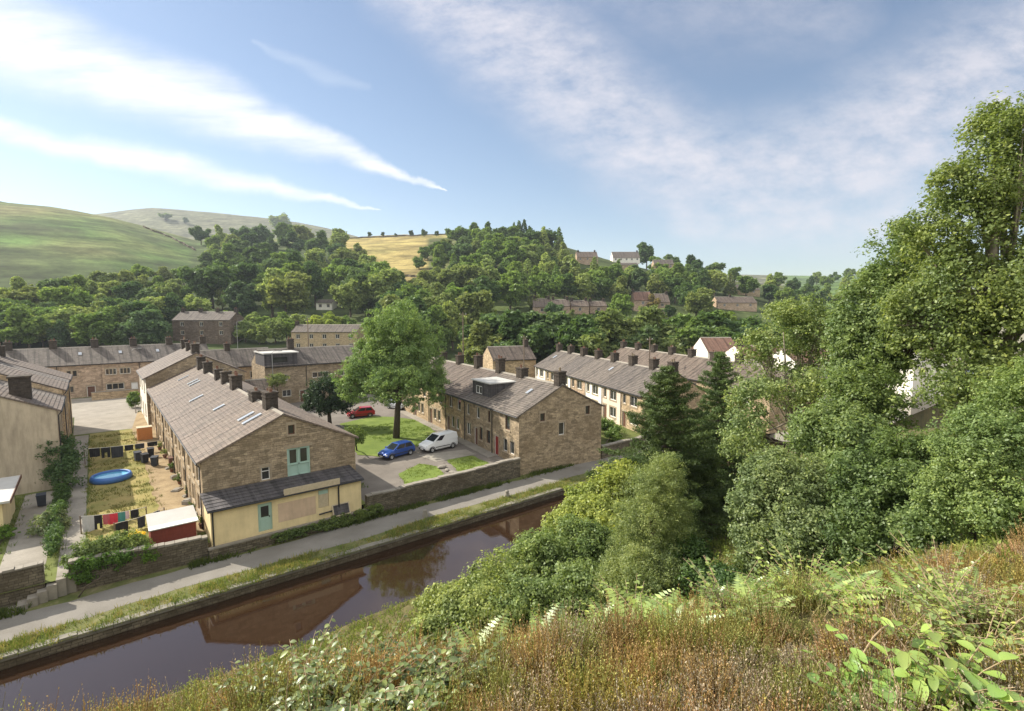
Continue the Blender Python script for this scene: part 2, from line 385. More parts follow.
def sheet(name, pts, z, m, label, thick=.0, kind='structure'):
    b = MB(); b.face([(p[0], p[1], z) for p in pts], 0)
    if thick:
        for i in range(len(pts)):
            p, q_ = pts[i], pts[(i+1) % len(pts)]; b.face([(p[0], p[1], z), (p[0], p[1], z-thick), (q_[0], q_[1], z-thick), (q_[0], q_[1], z)], 0)
    return tag(b.build(name, m), label, kind=kind)
def rect(u0, u1, v0, v1): return [(u0, v0), (u1, v0), (u1, v1), (u0, v1)]
def ragged(pts, amp=.15, step=.8, seed=1):
    r = random.Random(seed); out_ = []
    for i in range(len(pts)):
        a = np.array(pts[i][:2], float); b_ = np.array(pts[(i+1) % len(pts)][:2], float); L = np.linalg.norm(b_-a); k = max(1, int(L/step))
        nn = np.array([-(b_-a)[1], (b_-a)[0]])/max(L, 1e-6)
        for j in range(k): out_.append(a+(b_-a)*j/k+nn*r.uniform(-amp, amp))
    return out_
def px(pts, z=1.): return [P(a, b, z)[:2] for a, b in pts]

sheet('canal_water', rect(-120, 260, 24.5, 34.25), -.62, M['water'], 'still brown canal water reflecting houses and sky')
sheet('towpath_base', rect(-120, 260, 34.1, 39.75), -.004, M['verge'], 'rough grassy ground beside the towpath')
tp = [(u, 36.0+.22*math.sin(u*.35)+rnd.uniform(-.1, .1)) for u in np.arange(-60, 140, 1.)]+[(u, 38.75+.12*math.sin(u*.5)+rnd.uniform(-.1, .1)) for u in np.arange(140, -61, -1.)]
sheet('towpath', tp, .004, M['towpath'], 'pale gravel towpath running along the canal')
sheet('road', [(16.7, 39.9), (33.5, 39.9), (38.5, 75), (41, 100), (17.5, 100), (17.5, 86), (16.8, 86)], 1.004, M['asphalt'], 'worn tarmac yard between the terraces')
sheet('back_street', [(-16, 99), (17.4, 99), (60, 99), (60, 108), (12, 119.6), (-16, 119.6)], 1.008, M['concrete'], 'pale street in front of the far terrace')
sheet('back_lane', [(-2.8, 85), (1.5, 85), (3.2, 85), (4.6, 99), (-3, 99)], 1.004, M['concrete'], 'pale lane between gardens and far street')
sheet('garden_lawn', ragged(rect(-1.2, 3.2, 43.5, 84.5), .15), 1.006, M['garden'], 'sunburnt garden grass between the two terraces')
sheet('garden_earth', rect(3.0, 5.4, 42, 98), 1.003, M['dirt'], 'trodden earth along the long terrace front')
sheet('garden_path', rect(-2.6, -1.3, 40.2, 84), 1.010, M['concrete'], 'narrow concrete garden path beside the hedge')
sheet('left_yard', rect(-5.4, -3.2, 40.4, 60), 1.004, M['concrete'], 'grey concrete side yard beside the shed')
lawn = px([(352, 432), (350, 445), (358, 455), (379, 457), (390, 452), (410, 449), (420, 445), (436, 432), (419, 420.5), (395, 417), (372, 416.5), (340, 424)])
sheet('green_lawn', ragged(lawn, .12, .7, 3), 1.05, M['lawn'], 'bright green lawn under the big ash tree', .06)
sheet('lower_lawn', ragged(px([(398, 474), (419, 464), (437, 467), (446, 476), (412, 486), (405, 484)]), .12, .7, 4), 1.05, M['lawn'], 'small bright lawn in front of the parked cars', .06)
sheet('house_lawn', ragged(px([(447, 460.5), (472, 456), (490, 464), (459, 472.5)]), .1, .7, 5), 1.05, M['lawn'], 'small bright lawn beside the corner house', .06)
sheet('parking_slab', px([(418, 455.5), (466, 449.5), (476, 454.5), (436, 462)]), 1.03, M['concrete'], 'pale concrete slab under the white van', .04)
sheet('house_pavement', [(32.2, 44), (33.6, 44), (38.2, 80), (37.0, 80)], 1.06, M['concrete'], 'stone pavement along the corner house row', .06)

# canal bank edge: coping stones + masonry face, and the plateau retaining face
b = MB(); b.box(-120, 260, 34.25, 34.45, -2, -.02, 0)
tag(b.build('canal_bank', M['drywall']), 'dark stone canal bank', kind='structure')
b = MB(); u = -30.
while u < 90:
    w = rnd.uniform(.7, 1.5); b.box(u, u+w-.03, 34.16+rnd.uniform(-.03, .03), 34.62+rnd.uniform(-.04, .05), -.16, .05+rnd.uniform(-.02, .03)); u += w
tag(b.build('canal_coping', M['kerb']), 'pale worn coping stones along the canal edge', kind='structure')

# ------------------------------------------------------------------ buildings
Zv = Vector((0, 0, 1))
def wallface(mb, O, X, L, H, ops, top=None, m=0, depth=.16, uoff=0., z0=0.):
    """wall of length L, openings (x,z,w,h), top(x)->z with breakpoints"""
    O = Vector(O); X = Vector(X); Nn = X.cross(Zv)
    brk = [0, L]+([p for p in top[0]] if top else [])
    tx = (lambda x: np.interp(x, top[0], top[1])) if top else (lambda x: H)
    zmax = max(top[1]) if top else H
    xs = sorted(set([round(v_, 4) for v_ in brk+[o[0] for o in ops]+[o[0]+o[2] for o in ops] if -1e-6 <= v_ <= L+1e-6]))
    zz = sorted(set([round(v_, 4) for v_ in [z0, zmax]+[o[1] for o in ops]+[o[1]+o[3] for o in ops]]))
    for i in range(len(xs)-1):
        for j in range(len(zz)-1):
            xa, xb, za, zb = xs[i], xs[i+1], zz[j], zz[j+1]
            cx, cz = (xa+xb)/2, (za+zb)/2
            if any(o[0]-1e-4 < cx < o[0]+o[2]+1e-4 and o[1]-1e-4 < cz < o[1]+o[3]+1e-4 for o in ops): continue
            ta, tb = tx(xa+1e-6), tx(xb-1e-6)
            poly = [(xa, za), (xb, za), (xb, zb), (xa, zb)]
            if min(ta, tb) < zb-1e-6:
                res = []
                g = lambda p: (ta+(tb-ta)*(p[0]-xa)/(xb-xa))-p[1]
                for k in range(4):
                    p, q_ = poly[k], poly[(k+1) % 4]; gp, gq = g(p), g(q_)
                    if gp >= -1e-7: res.append(p)
                    if (gp > 1e-7 and gq < -1e-7) or (gp < -1e-7 and gq > 1e-7):
                        s = gp/(gp-gq); res.append((p[0]+(q_[0]-p[0])*s, p[1]+(q_[1]-p[1])*s))
                poly = res
            if len(poly) < 3: continue
            mb.face([O+X*p[0]+Zv*p[1] for p in poly], m, [(p[0]+uoff, p[1]) for p in poly])
    for (x, z, w, h) in [o[:4] for o in ops]:
        a, b_, c, d = O+X*x+Zv*z, O+X*(x+w)+Zv*z, O+X*(x+w)+Zv*(z+h), O+X*x+Zv*(z+h); I = -Nn*depth
        for p, q_ in ((a, b_), (b_, c), (c, d), (d, a)): mb.face([p, p+I, q_+I, q_], m, [(0, 0), (0, depth), ((q_-p).length, depth), ((q_-p).length, 0)])

def window(par, O, X, x, z, w, h, fm='whitepaint', lights=2, surround='dress', name='window', transom=False, sill=True, depth=.16):
    O = Vector(O); X = Vector(X); Nn = X.cross(Zv)
    b = MB(); B = lambda x0, x1, y0, y1, z0, z1, m_: b.obox(O, X, Nn, Zv, x0, x1, y0, y1, z0, z1, m_)
    f = .065; y0, y1 = -depth+.003, -depth+.065
    B(x+.002, x+f, y0, y1, z+.002, z+h-.002, 0); B(x+w-f, x+w-.002, y0, y1, z+.002, z+h-.002, 0)
    B(x+f, x+w-f, y0, y1, z+.002, z+f, 0); B(x+f, x+w-f, y0, y1, z+h-f, z+h-.002, 0)
    for i in range(1, lights):
        cx = x+w*i/lights
        if lights == 3 and surround: B(cx-.07, cx+.07, y0, y1+.08, z+f, z+h-f, 1)
        else: B(cx-.03, cx+.03, y0, y1, z+f, z+h-f, 0)
    if transom: B(x+f, x+w-f, y0, y1+.004, z+h*.66, z+h*.66+.05, 0)
    if surround:
        B(x-.13, x+w+.13, .003, .035, z+h+.003, z+h+.23, 1)
        B(x-.12, x-.003, .003, .025, z+.003, z+h, 1); B(x+w+.003, x+w+.12, .003, .025, z+.003, z+h, 1)
    o = b.build(name, [M[fm], M[surround or 'dress']], par)
    p = MB(); a = O+X*(x+f*.6)-Nn*(depth-.03)
    p.face([a+Zv*(z+f*.6), a+X*(w-1.2*f)+Zv*(z+f*.6), a+X*(w-1.2*f)+Zv*(z+h-f*.6), a+Zv*(z+h-f*.6)]); p.build('pane', M['glass'], o)
    if sill and surround:
        s_ = MB(); s_.obox(O, X, Nn, Zv, x-.14, x+w+.14, -.1, .075, z-.14, z-.003); s_.build('sill', M[surround], o)
    return o
def door(par, O, X, x, z, w, h, dm='brownpaint', glazed=False, surround='dress', name='door'):
    O = Vector(O); X = Vector(X); Nn = X.cross(Zv); depth = .16
    b = MB(); B = lambda x0, x1, y0, y1, z0, z1, m_: b.obox(O, X, Nn, Zv, x0, x1, y0, y1, z0, z1, m_)
    B(x+.002, x+.07, -depth+.003, -depth+.08, z+.002, z+h-.002, 1); B(x+w-.07, x+w-.002, -depth+.003, -depth+.08, z+.002, z+h-.002, 1)
    B(x+.07, x+w-.07, -depth+.003, -depth+.08, z+h-.09, z+h-.002, 1)
    B(x+.07, x+w-.07, -depth+.003, -depth+.045, z+.01, z+h-.09, 0)
    pw = (w-.14)
    for (a0, a1) in ((.12, .46), (.54, .88)):
        for (c0, c1) in ((.08, .42),)+(() if glazed else ((.5, .92),)):
            B(x+.07+pw*a0, x+.07+pw*a1, -depth+.045, -depth+.06, z+h*c0, z+h*c1, 0)
    if surround:
        B(x-.13, x+w+.13, .003, .035, z+h+.003, z+h+.23, 2); B(x-.12, x-.003, .003, .025, z+.003, z+h, 2); B(x+w+.003, x+w+.12, .003, .025, z+.003, z+h, 2)
    o = b.build(name, [M[dm], M['whitepaint'] if dm != 'bluepaint' else M['bluepaint'], M[surround or 'dress']], par)
    if glazed:
        p = MB(); p.obox(O, X, Nn, Zv, x+.07+pw*.18, x+.07+pw*.82, -depth+.045, -depth+.055, z+h*.5, z+h*.88); p.build('pane', M['glass'], o)
    k = MB(); k.obox(O, X, Nn, Zv, x+w-.2, x+w-.16, -depth+.05, -depth+.11, z+h*.46, z+h*.52); k.build('handle', M['darkmetal'], o)
    return o
def roofmesh(mb, x0, x1, ya, yb, za, zb, step=.32, thick=.1, m=0, sides=True):
    """one roof slope from eave line y=ya,z=za up to ridge y=yb,z=zb with overlapping courses"""
    L = math.hypot(yb-ya, zb-za); k = max(2, int(L/step)); d = Vector((0, yb-ya, zb-za))/L
    n_ = Vector((0, -d.z, d.y)) if yb > ya else Vector((0, d.z, -d.y))
    lift = .035; o = Vector((0, ya, za))
    def pt(x, s, l): p = o+d*s+n_*l; return (x, p.y, p.z)
    fl = yb < ya
    for i in range(k):
        s0, s1 = L*i/k, L*(i+1)/k
        q_ = [pt(x0, s0, thick+lift), pt(x1, s0, thick+lift), pt(x1, s1, thick), pt(x0, s1, thick)]
        r_ = [pt(x0, s0, thick if i else 0), pt(x1, s0, thick if i else 0), pt(x1, s0, thick+lift), pt(x0, s0, thick+lift)]
        uvq = [(x0, s0), (x1, s0), (x1, s1), (x0, s1)]
        mb.face(q_[::-1] if fl else q_, m, uvq[::-1] if fl else uvq); mb.face(r_[::-1] if fl else r_, m, [(x0, s0), (x1, s0), (x1, s0+.02), (x0, s0+.02)])
    for x in (x0, x1):
        mb.face([pt(x, 0, 0), pt(x, L, 0), pt(x, L, thick+.01), pt(x, 0, thick+lift)], m, [(x, 0), (x, L), (x, L), (x, 0)])
    mb.face([pt(x0, 0, 0), pt(x1, 0, 0), pt(x1, L, 0), pt(x0, L, 0)], m)

def house(label, org, rot, L, W, ez, rz, front=(), back=(), left=None, right=None, wall='stone', fwall=None, roof='slate',
          chim=(), sky=(), fm='whitepaint', group=None, ov=.28, gl=0., gr=0., pipes=(), z=1., yr=None, name='terraced_house', detail=True, gutter=True, cat='house', backwall=True, down=0., cw='chim', surround='dress'):
    """front/back/left/right: lists of ('w'|'d', x, z, w, h, opts)"""
    root = tag(empty(name, (org[0], org[1], z), rot), label, cat, group)
    yr = W/2 if yr is None else yr
    ops = lambda l: [o[1:5] for o in l]
    uo = rnd.uniform(0, 9)
    b = MB(); z0 = -down
    if fwall is None: wallface(b, (0, 0, 0), (1, 0, 0), L, ez, ops(front), uoff=uo, z0=z0)
    if backwall: wallface(b, (L, W, 0), (-1, 0, 0), L, ez, ops(back), uoff=uo, z0=z0)
    if left is not None: wallface(b, (0, W, 0), (0, -1, 0), W, ez, ops(left), ([0, W-yr, W], [ez, rz, ez]), uoff=uo, z0=z0)
    if right is not None: wallface(b, (L, 0, 0), (0, 1, 0), W, ez, ops(right), ([0, yr, W], [ez, rz, ez]), uoff=uo, z0=z0)
    b.build('wall', M[wall], root)
    if fwall is not None:
        b = MB(); wallface(b, (0, 0, 0), (1, 0, 0), L, ez, ops(front), uoff=uo, z0=z0); b.build('front_wall', M[fwall], root)
    faces = [(front, (0, 0, 0), (1, 0, 0)), (back, (L, W, 0), (-1, 0, 0)), (left or (), (0, W, 0), (0, -1, 0)), (right or (), (L, 0, 0), (0, 1, 0))]
    for lst, O, X in faces:
        for o in lst:
            kw = dict(o[5]) if len(o) > 5 else {}
            if o[0] == 'w': window(root, O, X, *o[1:5], **{'fm': fm, 'surround': surround, **kw})
            elif o[0] == 'd': door(root, O, X, *o[1:5], **{'surround': surround, **kw})
    b = MB(); s1 = (rz-ez)/yr; s2 = (rz-ez)/(W-yr); x0, x1 = -gl, L+gr
    roofmesh(b, x0, x1, -ov, yr, ez-ov*s1+.01, rz+.01, m=0); roofmesh(b, x0, x1, W+ov, yr, ez-ov*s2+.01, rz+.01, m=0)
    ry = yr; b.face([(x0, ry-.2, rz+.04), (x1, ry-.2, rz+.04), (x1, ry, rz+.2), (x0, ry, rz+.2)], 1); b.face([(x0, ry, rz+.2), (x1, ry, rz+.2), (x1, ry+.2, rz+.04), (x0, ry+.2, rz+.04)], 1)
    for x in (x0, x1): b.face([(x, ry-.2, rz+.04), (x, ry, rz+.2), (x, ry+.2, rz+.04)], 1)
    ro = b.build('roof', [M[roof], M['cap']], root)
    for c in chim: chimney(ro, *c, yr, rz, cw=cw)
    for (side, x, f, w, l) in sky:
        l = l*.72 if l > 1.2 else l; w = min(w, .5)      # skylights: side 0 front slope, 1 back slope; f = fraction up the slope
        if side == 0: d = Vector((0, yr, rz-ez)).normalized(); o = Vector((x, 0, ez))+d*(f*math.hypot(yr, rz-ez)); nn = Vector((0, -d.z, d.y))
        else: d = Vector((0, yr-W, rz-ez)).normalized(); o = Vector((x, W, ez))+d*(f*math.hypot(W-yr, rz-ez)); nn = Vector((0, d.z, -d.y))
        s_ = MB(); s_.obox(o, (1, 0, 0), d, nn, 0, w, 0, l, .05, .22, 0); s_.obox(o, (1, 0, 0), d, nn, .07, w-.07, .07, l-.07, .215, .225, 1)
        s_.build('skylight', [M['lead'], M['skyglass']], ro)
    if gutter:
        g = MB(); g.tube([(x0, -ov-.05, ez-ov*s1-.0), (x1, -ov-.05, ez-ov*s1-.0)], .065, 6); g.build('gutter', M['darkmetal'], root)
        for x in pipes:
            g = MB(); g.tube([(x, -ov-.04, ez-ov*s1-.06), (x, -.09, ez-ov*s1-.35), (x, -.09, .05)], .045, 6); g.build('downpipe', M['darkmetal'], root)
    return root
def chimney(par, x, w, h, pots, y, rz, dy=.0, d=.95, cw='chim'):
    """stack centred at x on the ridge, w long, h above the ridge"""
    b = MB(); y = y+dy
    b.box(x-w/2, x+w/2, y-d/2, y+d/2, rz-.9, rz+h, 0)
    b.box(x-w/2-.07, x+w/2+.07, y-d/2-.07, y+d/2+.07, rz+h+.001, rz+h+.14, 1)
    b.box(x-w/2-.05, x+w/2+.05, y-d/2-.05, y+d/2+.05, rz+h-.32, rz+h-.22, 0)
    c = b.build('chimney', [M[cw], M['chim']], par)
    for i in range(pots):
        yy = y+(i-(pots-1)/2)*.34*(1 if d > w else 0); xx = x+(i-(pots-1)/2)*.42*(0 if d > w else 1); hh = rnd.uniform(.2, .42)
        p = MB(); p.lathe((xx, yy, rz+h+.14), [(.13, 0), (.115, .05), (.105, hh-.06), (.135, hh-.04), (.135, hh), (.09, hh), (.08, hh-.2)], 8)
        p.build('chimney_pot', M['pot' if rnd.random() < .6 else 'potbuff'], c)

# --- the long terrace with its gable over the towpath (local x runs towards the camera)
LT_V = 85.5; LT_U = 5.4; LW = 11.3; LTrot = R(-90)
LTL = [6.5, 6.6, 6.7, 6.6, 6.7]; xs0 = 0
lt_labels = ['fifth house from the canal in the long left terrace, abutting the taller white-fronted block',
             'fourth house from the canal in the long left terrace, two skylights high up',
             'middle house of the long left terrace, one long pale skylight low on its roof',
             'second house from the canal in the long left terrace, with a propped roof window']
v_end = 42.0
tot = LT_V-v_end
lens = [9.2, 9.0, 8.8, 8.4, tot-35.4]
x = 0
garden_g = 'houses of the long left terrace'
for i in range(5):
    L = lens[i]; near = i == 4
    fr = [('w', .9, 3.15, 1.0, 1.35, {'lights': 2}), ('w', 3.6, 3.15, .8, 1.3, {'lights': 1}), ('w', L-2.6, 3.1, 1.3, 1.35, {'lights': 2}),
          ('d', .8, .05, .95, 2.05, {'dm': ['brownpaint', 'whitepaint', 'redpaint', 'brownpaint', 'whitepaint'][i]}), ('w', 2.7, .9, 1.4, 1.35, {'lights': 3}), ('w', L-2.6, .9, 1.3, 1.3, {'lights': 2})]
    sk = [[(0, 5.4, .50, .6, 1.9)], [(0, 2.2, .56, .55, 1.8), (0, 3.8, .56, .55, 1.8)], [(0, 3.8, .36, .6, 2.0)], [(0, 4.0, .50, .7, 1.5)], [(0, 3.3, .60, .5, 1.9), (0, 4.9, .60, .5, 2.2)]][i]
    ch = [[(4.5, 1.1, 1.6, 3)], [(.4, 1.0, 1.3, 2), (8.2, .9, 1.1, 2)], [(3.2, .9, 1.2, 2), (8.2, 1.3, 1.3, 4)], [(7.9, 1.5, .75, 2)], [(4.3, 1.2, 1.25, 3)]][i]
    rt_ = None
    if near:
        rt_ = [('w', 3.9, 2.9, .62, 1.0, {'lights': 1, 'transom': True}), ('w', 5.95, 6.15, .5, .75, {'lights': 1, 'fm': 'brownpaint'})]
        rt_ += [('D', 5.8, 2.78, 1.75, 2.25)]
    h = house('nearest house of the long left terrace, stone gable with pale blue doors above the lean-to' if near else lt_labels[i],
              (LT_U, LT_V-x), LTrot, L-.003, LW, 5.1, 7.75, fr, [('w', 1.5, 3.1, 1., 1.2), ('w', L-3, 3.1, 1., 1.2)], left=[] if i == 0 else None, right=rt_, chim=ch, sky=sk,
              wall='stone', fwall='stone_warm', group=garden_g, pipes=(L-.4,), gr=.12 if near else 0, roof='slate')
    if near:
        NEAR = h
        # juliet doors in the gable: pale blue, part boarded
        O = Vector((L-.003, 0, 0)); X = Vector((0, 1, 0)); Nn = Vector((1, 0, 0)); b = MB()
        B = lambda x0, x1, y0, y1, z0, z1, m_: b.obox(O, X, Nn, Zv, x0, x1, y0, y1, z0, z1, m_)
        x0 = 5.8; z0 = 2.78
        B(x0+.002, x0+1.748, -.15, -.10, z0+.002, z0+2.248, 0)
        for a in (.004, .83, 1.645): B(x0+a, x0+a+.1, -.1, -.03, z0+.002, z0+2.248, 1)
        B(x0+.105, x0+1.645, -.1, -.03, z0+2.15, z0+2.248, 1); B(x0+.105, x0+1.645, -.1, -.03, z0+.9, z0+1.0, 1); B(x0+.105, x0+1.645, -.1, -.03, z0+.002, z0+.1, 1)
        B(x0-.2, x0+1.95, .003, .04, z0+2.26, z0+2.5, 2)
        dd = b.build('balcony_door', [M['bluepaint'], M['bluepaint'], M['dress']], h)
        for a in (.06, .87):
            p = MB(); p.obox(O, X, Nn, Zv, x0+a+.16, x0+a+.66, -.1, -.08, z0+1.05, z0+2.1); p.build('pane', M['glass'], dd)
    x += L
# lean-to extension below the gable (part of the nearest house)
ext = tag(empty('lean_to', (5.4, 39.25, .9), 0), 'cream rendered lean-to with dark slate roof between the stone gable and the towpath', 'lean-to')
b = MB(); EL = 10.6; EW = 2.74
eops = [(2.95, .12, .95, 2.05), (7.2, .85, .8, 1.45)]
wallface(b, (0, 0, 0), (1, 0, 0), EL, 2.45, eops, depth=.1, z0=-.9)
wallface(b, (0, EW, 0), (0, -1, 0), EW, 2.45, [], ([0, EW], [2.8, 2.45]), z0=-.9); wallface(b, (EL, 0, 0), (0, 1, 0), EW, 2.45, [], ([0, EW], [2.45, 2.8]), z0=-.9)
b.build('wall', M['cream'], ext)
b = MB(); roofmesh(b, -.2, EL+.15, -.22, EW-.01, 2.44, 2.86, step=.45, thick=.08); b.build('roof', M['slate_dark'], ext)
door(ext, (0, 0, 0), (1, 0, 0), 2.95, .12, .95, 2.05, 'bluepaint', glazed=True, surround=None)
b = MB(); b.box(7.22, 7.98, .04, .1, .87, 2.28, 0); b.box(7.25, 7.95, .02, .04, 1.9, 2.2, 1); b.build('shutter', [M['creamwood'], M['bluepaint']], ext)
b = MB(); b.box(5.0-.3, 9.1-.3, -.30, -.24, 2.52, 2.98, 0)
for k in range(6): b.box(4.7+k*.8, 4.76+k*.8, -.24, -.10, 2.6, 2.9, 0)
b.build('sign_board', M['creamwood'], ext)
b = MB(); b.tube([(-.2, -.27, 2.44), (EL+.15, -.27, 2.44)], .06, 6); b.build('gutter', M['darkmetal'], ext)
b = MB(); b.tube([(8.75, -.27, 2.42), (8.75, -.08, 2.2), (8.75, -.08, .55), (8.4, -.1, .45), (7.2, -.1, .4)], .06, 6); b.build('downpipe', M['darkmetal'], ext)
b = MB(); b.tube([(.12, -.27, 2.42), (.12, -.07, 2.2), (.12, -.07, -.2)], .05, 6); b.build('downpipe', M['darkmetal'], ext)
b = MB(); b.box(4.3, 7.0, -.016, -.004, .5, 1.9, 0); b.build('render_patch', render_mat('pink_patch', (.58, .43, .30), .5), ext)
b = MB(); hv = ((0, 0, 0), (.99, 0, 0), (.0, .35, .93), (0, -.93, .35)); b.obox(*hv, 0, 1.4, 0, .95, 0, .05, 0); b.obox(*hv, .09, 1.31, .09, .86, .051, .06, 1)
tag(b.build('wooden_hatch', [M['creamwood'], M['slate_dark']]), 'wood-framed dark panel leaning against the cream lean-to wall', 'panel').location = (13.6, 38.95, .87)
b = MB(); b.box(5.2, 16.4, 38.95, 39.2, -.02, .75, 0); b.box(5.15, 16.45, 38.9, 39.22, .751, .86, 1)
tag(b.build('plinth_wall', [M['drywall'], M['cap']]), 'low stone plinth wall with pale coping under the cream lean-to', 'wall')

# taller block at the far end of the long terrace
house('tall white-fronted end block of the long left terrace, its stone gable above lower roofs', (5.05, 98.5), LTrot, 12.9, 12.2, 6.5, 9.6,
      [('w', 1.2, 4.3, 1.1, 1.4), ('w', 4.8, 4.3, 1.1, 1.4), ('w', 9.2, 4.3, 1.1, 1.4), ('w', 1.2, 1.0, 1.1, 1.4), ('d', 4.8, .05, .95, 2.1), ('w', 9.2, 1.0, 1.1, 1.4)],
      left=[], right=[], wall='stone', fwall='white_render', chim=[(1., 1.2, 1.3, 3), (6.4, 1.0, 1.1, 2), (11.9, 1.5, 1.2, 3)], roof='slate', gr=.1)
house('low dark-roofed stone house behind the tall end block, small chimney on its ridge', (12.5, 104), 0, 13.5, 8, 5.6, 8.3, [('w', 9.4, 3.2, 1.1, 1.3)],
      left=[], right=[], wall='stone_warm', roof='slate_grey', chim=[(6.5, .9, 1.1, 2)], gr=.1)

# --- left terrace, seen from its rendered gable (local x runs away from the camera)
gl_ = 'houses of the terrace at the left edge'
ezs = [7.0, 6.7, 7.3, 7.0, 7.0]; rzs = [9.9, 9.6, 10.2, 9.9, 9.9]; x = 60.5
ll = ['rendered end house of the left edge terrace, tan gable with a dark window', 'second house of the left edge terrace, low roof behind a thick chimney',
      'third house of the left edge terrace with a pale flat dormer strip', 'fourth house of the left edge terrace, ribbed brown roof', 'farthest house of the left edge terrace by the back lane']
for i in range(5):
    L = [6.0, 6.2, 6.6, 6.6, 6.6][i]
    fr = [('w', .8, 4.2, 1., 1.4), ('w', 3.6, 4.2, 1., 1.4), ('d', .8, .05, .95, 2.1, {'dm': 'whitepaint'}), ('w', 3.2, 1., 1.4, 1.4, {'lights': 3})]
    house(ll[i], (-3.0-.12*(i % 2), x), R(90), L-.003, 13.0, ezs[i], rzs[i], fr, left=[('w', 12.3-7.2, 3.9, 1.0, 1.3, {'lights': 1, 'fm': 'brownpaint'}), ('w', 3.5, 3.9, 1.0, 1.3)] if i == 0 else [],
          right=[], wall='tan_render' if i == 0 else 'stone_warm', chim=[[(.7, 1.1, .3, 0)], [(.6, 1.2, 1.2, 2)], [(.5, 1.2, 1.1, 2)], [(.6, 1.3, 1.2, 3)], [(.5, 1.2, 1.2, 3), (6.0, 1.2, 1.2, 3)]][i],
          roof='slate' if i % 2 == 0 else 'slate_grey', gl=.1 if i == 0 else .02, group=gl_, pipes=(.3,))
    x += L
# front-slope stack on the end house
b = MB(); b.box(-6.1, -4.7, 62.4, 63.6, 8.2, 10.9, 0); b.box(-6.2, -4.6, 62.3, 63.7, 10.901, 11.05, 0); 
tag(b.build('chimney_stack', M['chim']), 'thick dark chimney stack standing on the left edge roof slope', 'chimney')

# --- far terrace across the back street
fx = -17.; fl = ['leftmost house of the far terrace across the back street', 'far terrace house left of the two skylights with small paired windows', 'far terrace house with a dark arched doorway and one skylight',
      'far terrace house with a row of mullioned windows', 'right-hand house of the far terrace nearest the tall block', 'far terrace house mostly hidden behind the tall block']
for i in range(6):
    L = 5.9
    fr = [('w', 1.0, 3.9, .55, 1.0, {'lights': 1, 'fm': 'brownpaint'}), ('w', 1.8, 3.9, .55, 1.0, {'lights': 1, 'fm': 'brownpaint'}), ('w', 1.2, 1.1, .55, 1.0, {'lights': 1, 'fm': 'brownpaint'}), ('d', 3.6, .05, 1.2, 1.9, {'dm': 'brownpaint'})]
    if i in (3, 5): fr = [('w', .5, 3.8, 1.6, 1.1, {'lights': 3}), ('w', 2.6, 3.8, 1.6, 1.1, {'lights': 3}), ('w', .5, 1.0, 2.6, 1.1, {'lights': 3}), ('d', 4.2, .05, 1.0, 2.0, {'dm': 'whitepaint'})]
    house(fl[i], (fx, 120.5), R(2), L-.003, 10, 6.0, 8.7, fr, left=[] if i == 0 else None, right=[] if i == 5 else None, wall='stone', fwall='stone_pink',
          chim=[(5.3, 1.1, 1.3, 2)], sky=[(0, 2.8, .5, .9, .9)] if i in (2, 3, 4) else [], roof='slate_grey', group='houses of the far terrace', pipes=(5.6,) if i % 2 else ())
    fx += L*math.cos(R(2))
b = MB(); b.box(0, 9, 0, .35, 0, 1.3, 0); b.box(-.05, 9.05, -.05, .4, 1.301, 1.42, 1)
tag(b.build('garden_wall', [M['stone_warm'], M['cap']]), 'pale stone garden wall in front of the far terrace', 'wall').location = (-1.0, 115.5, 1.)

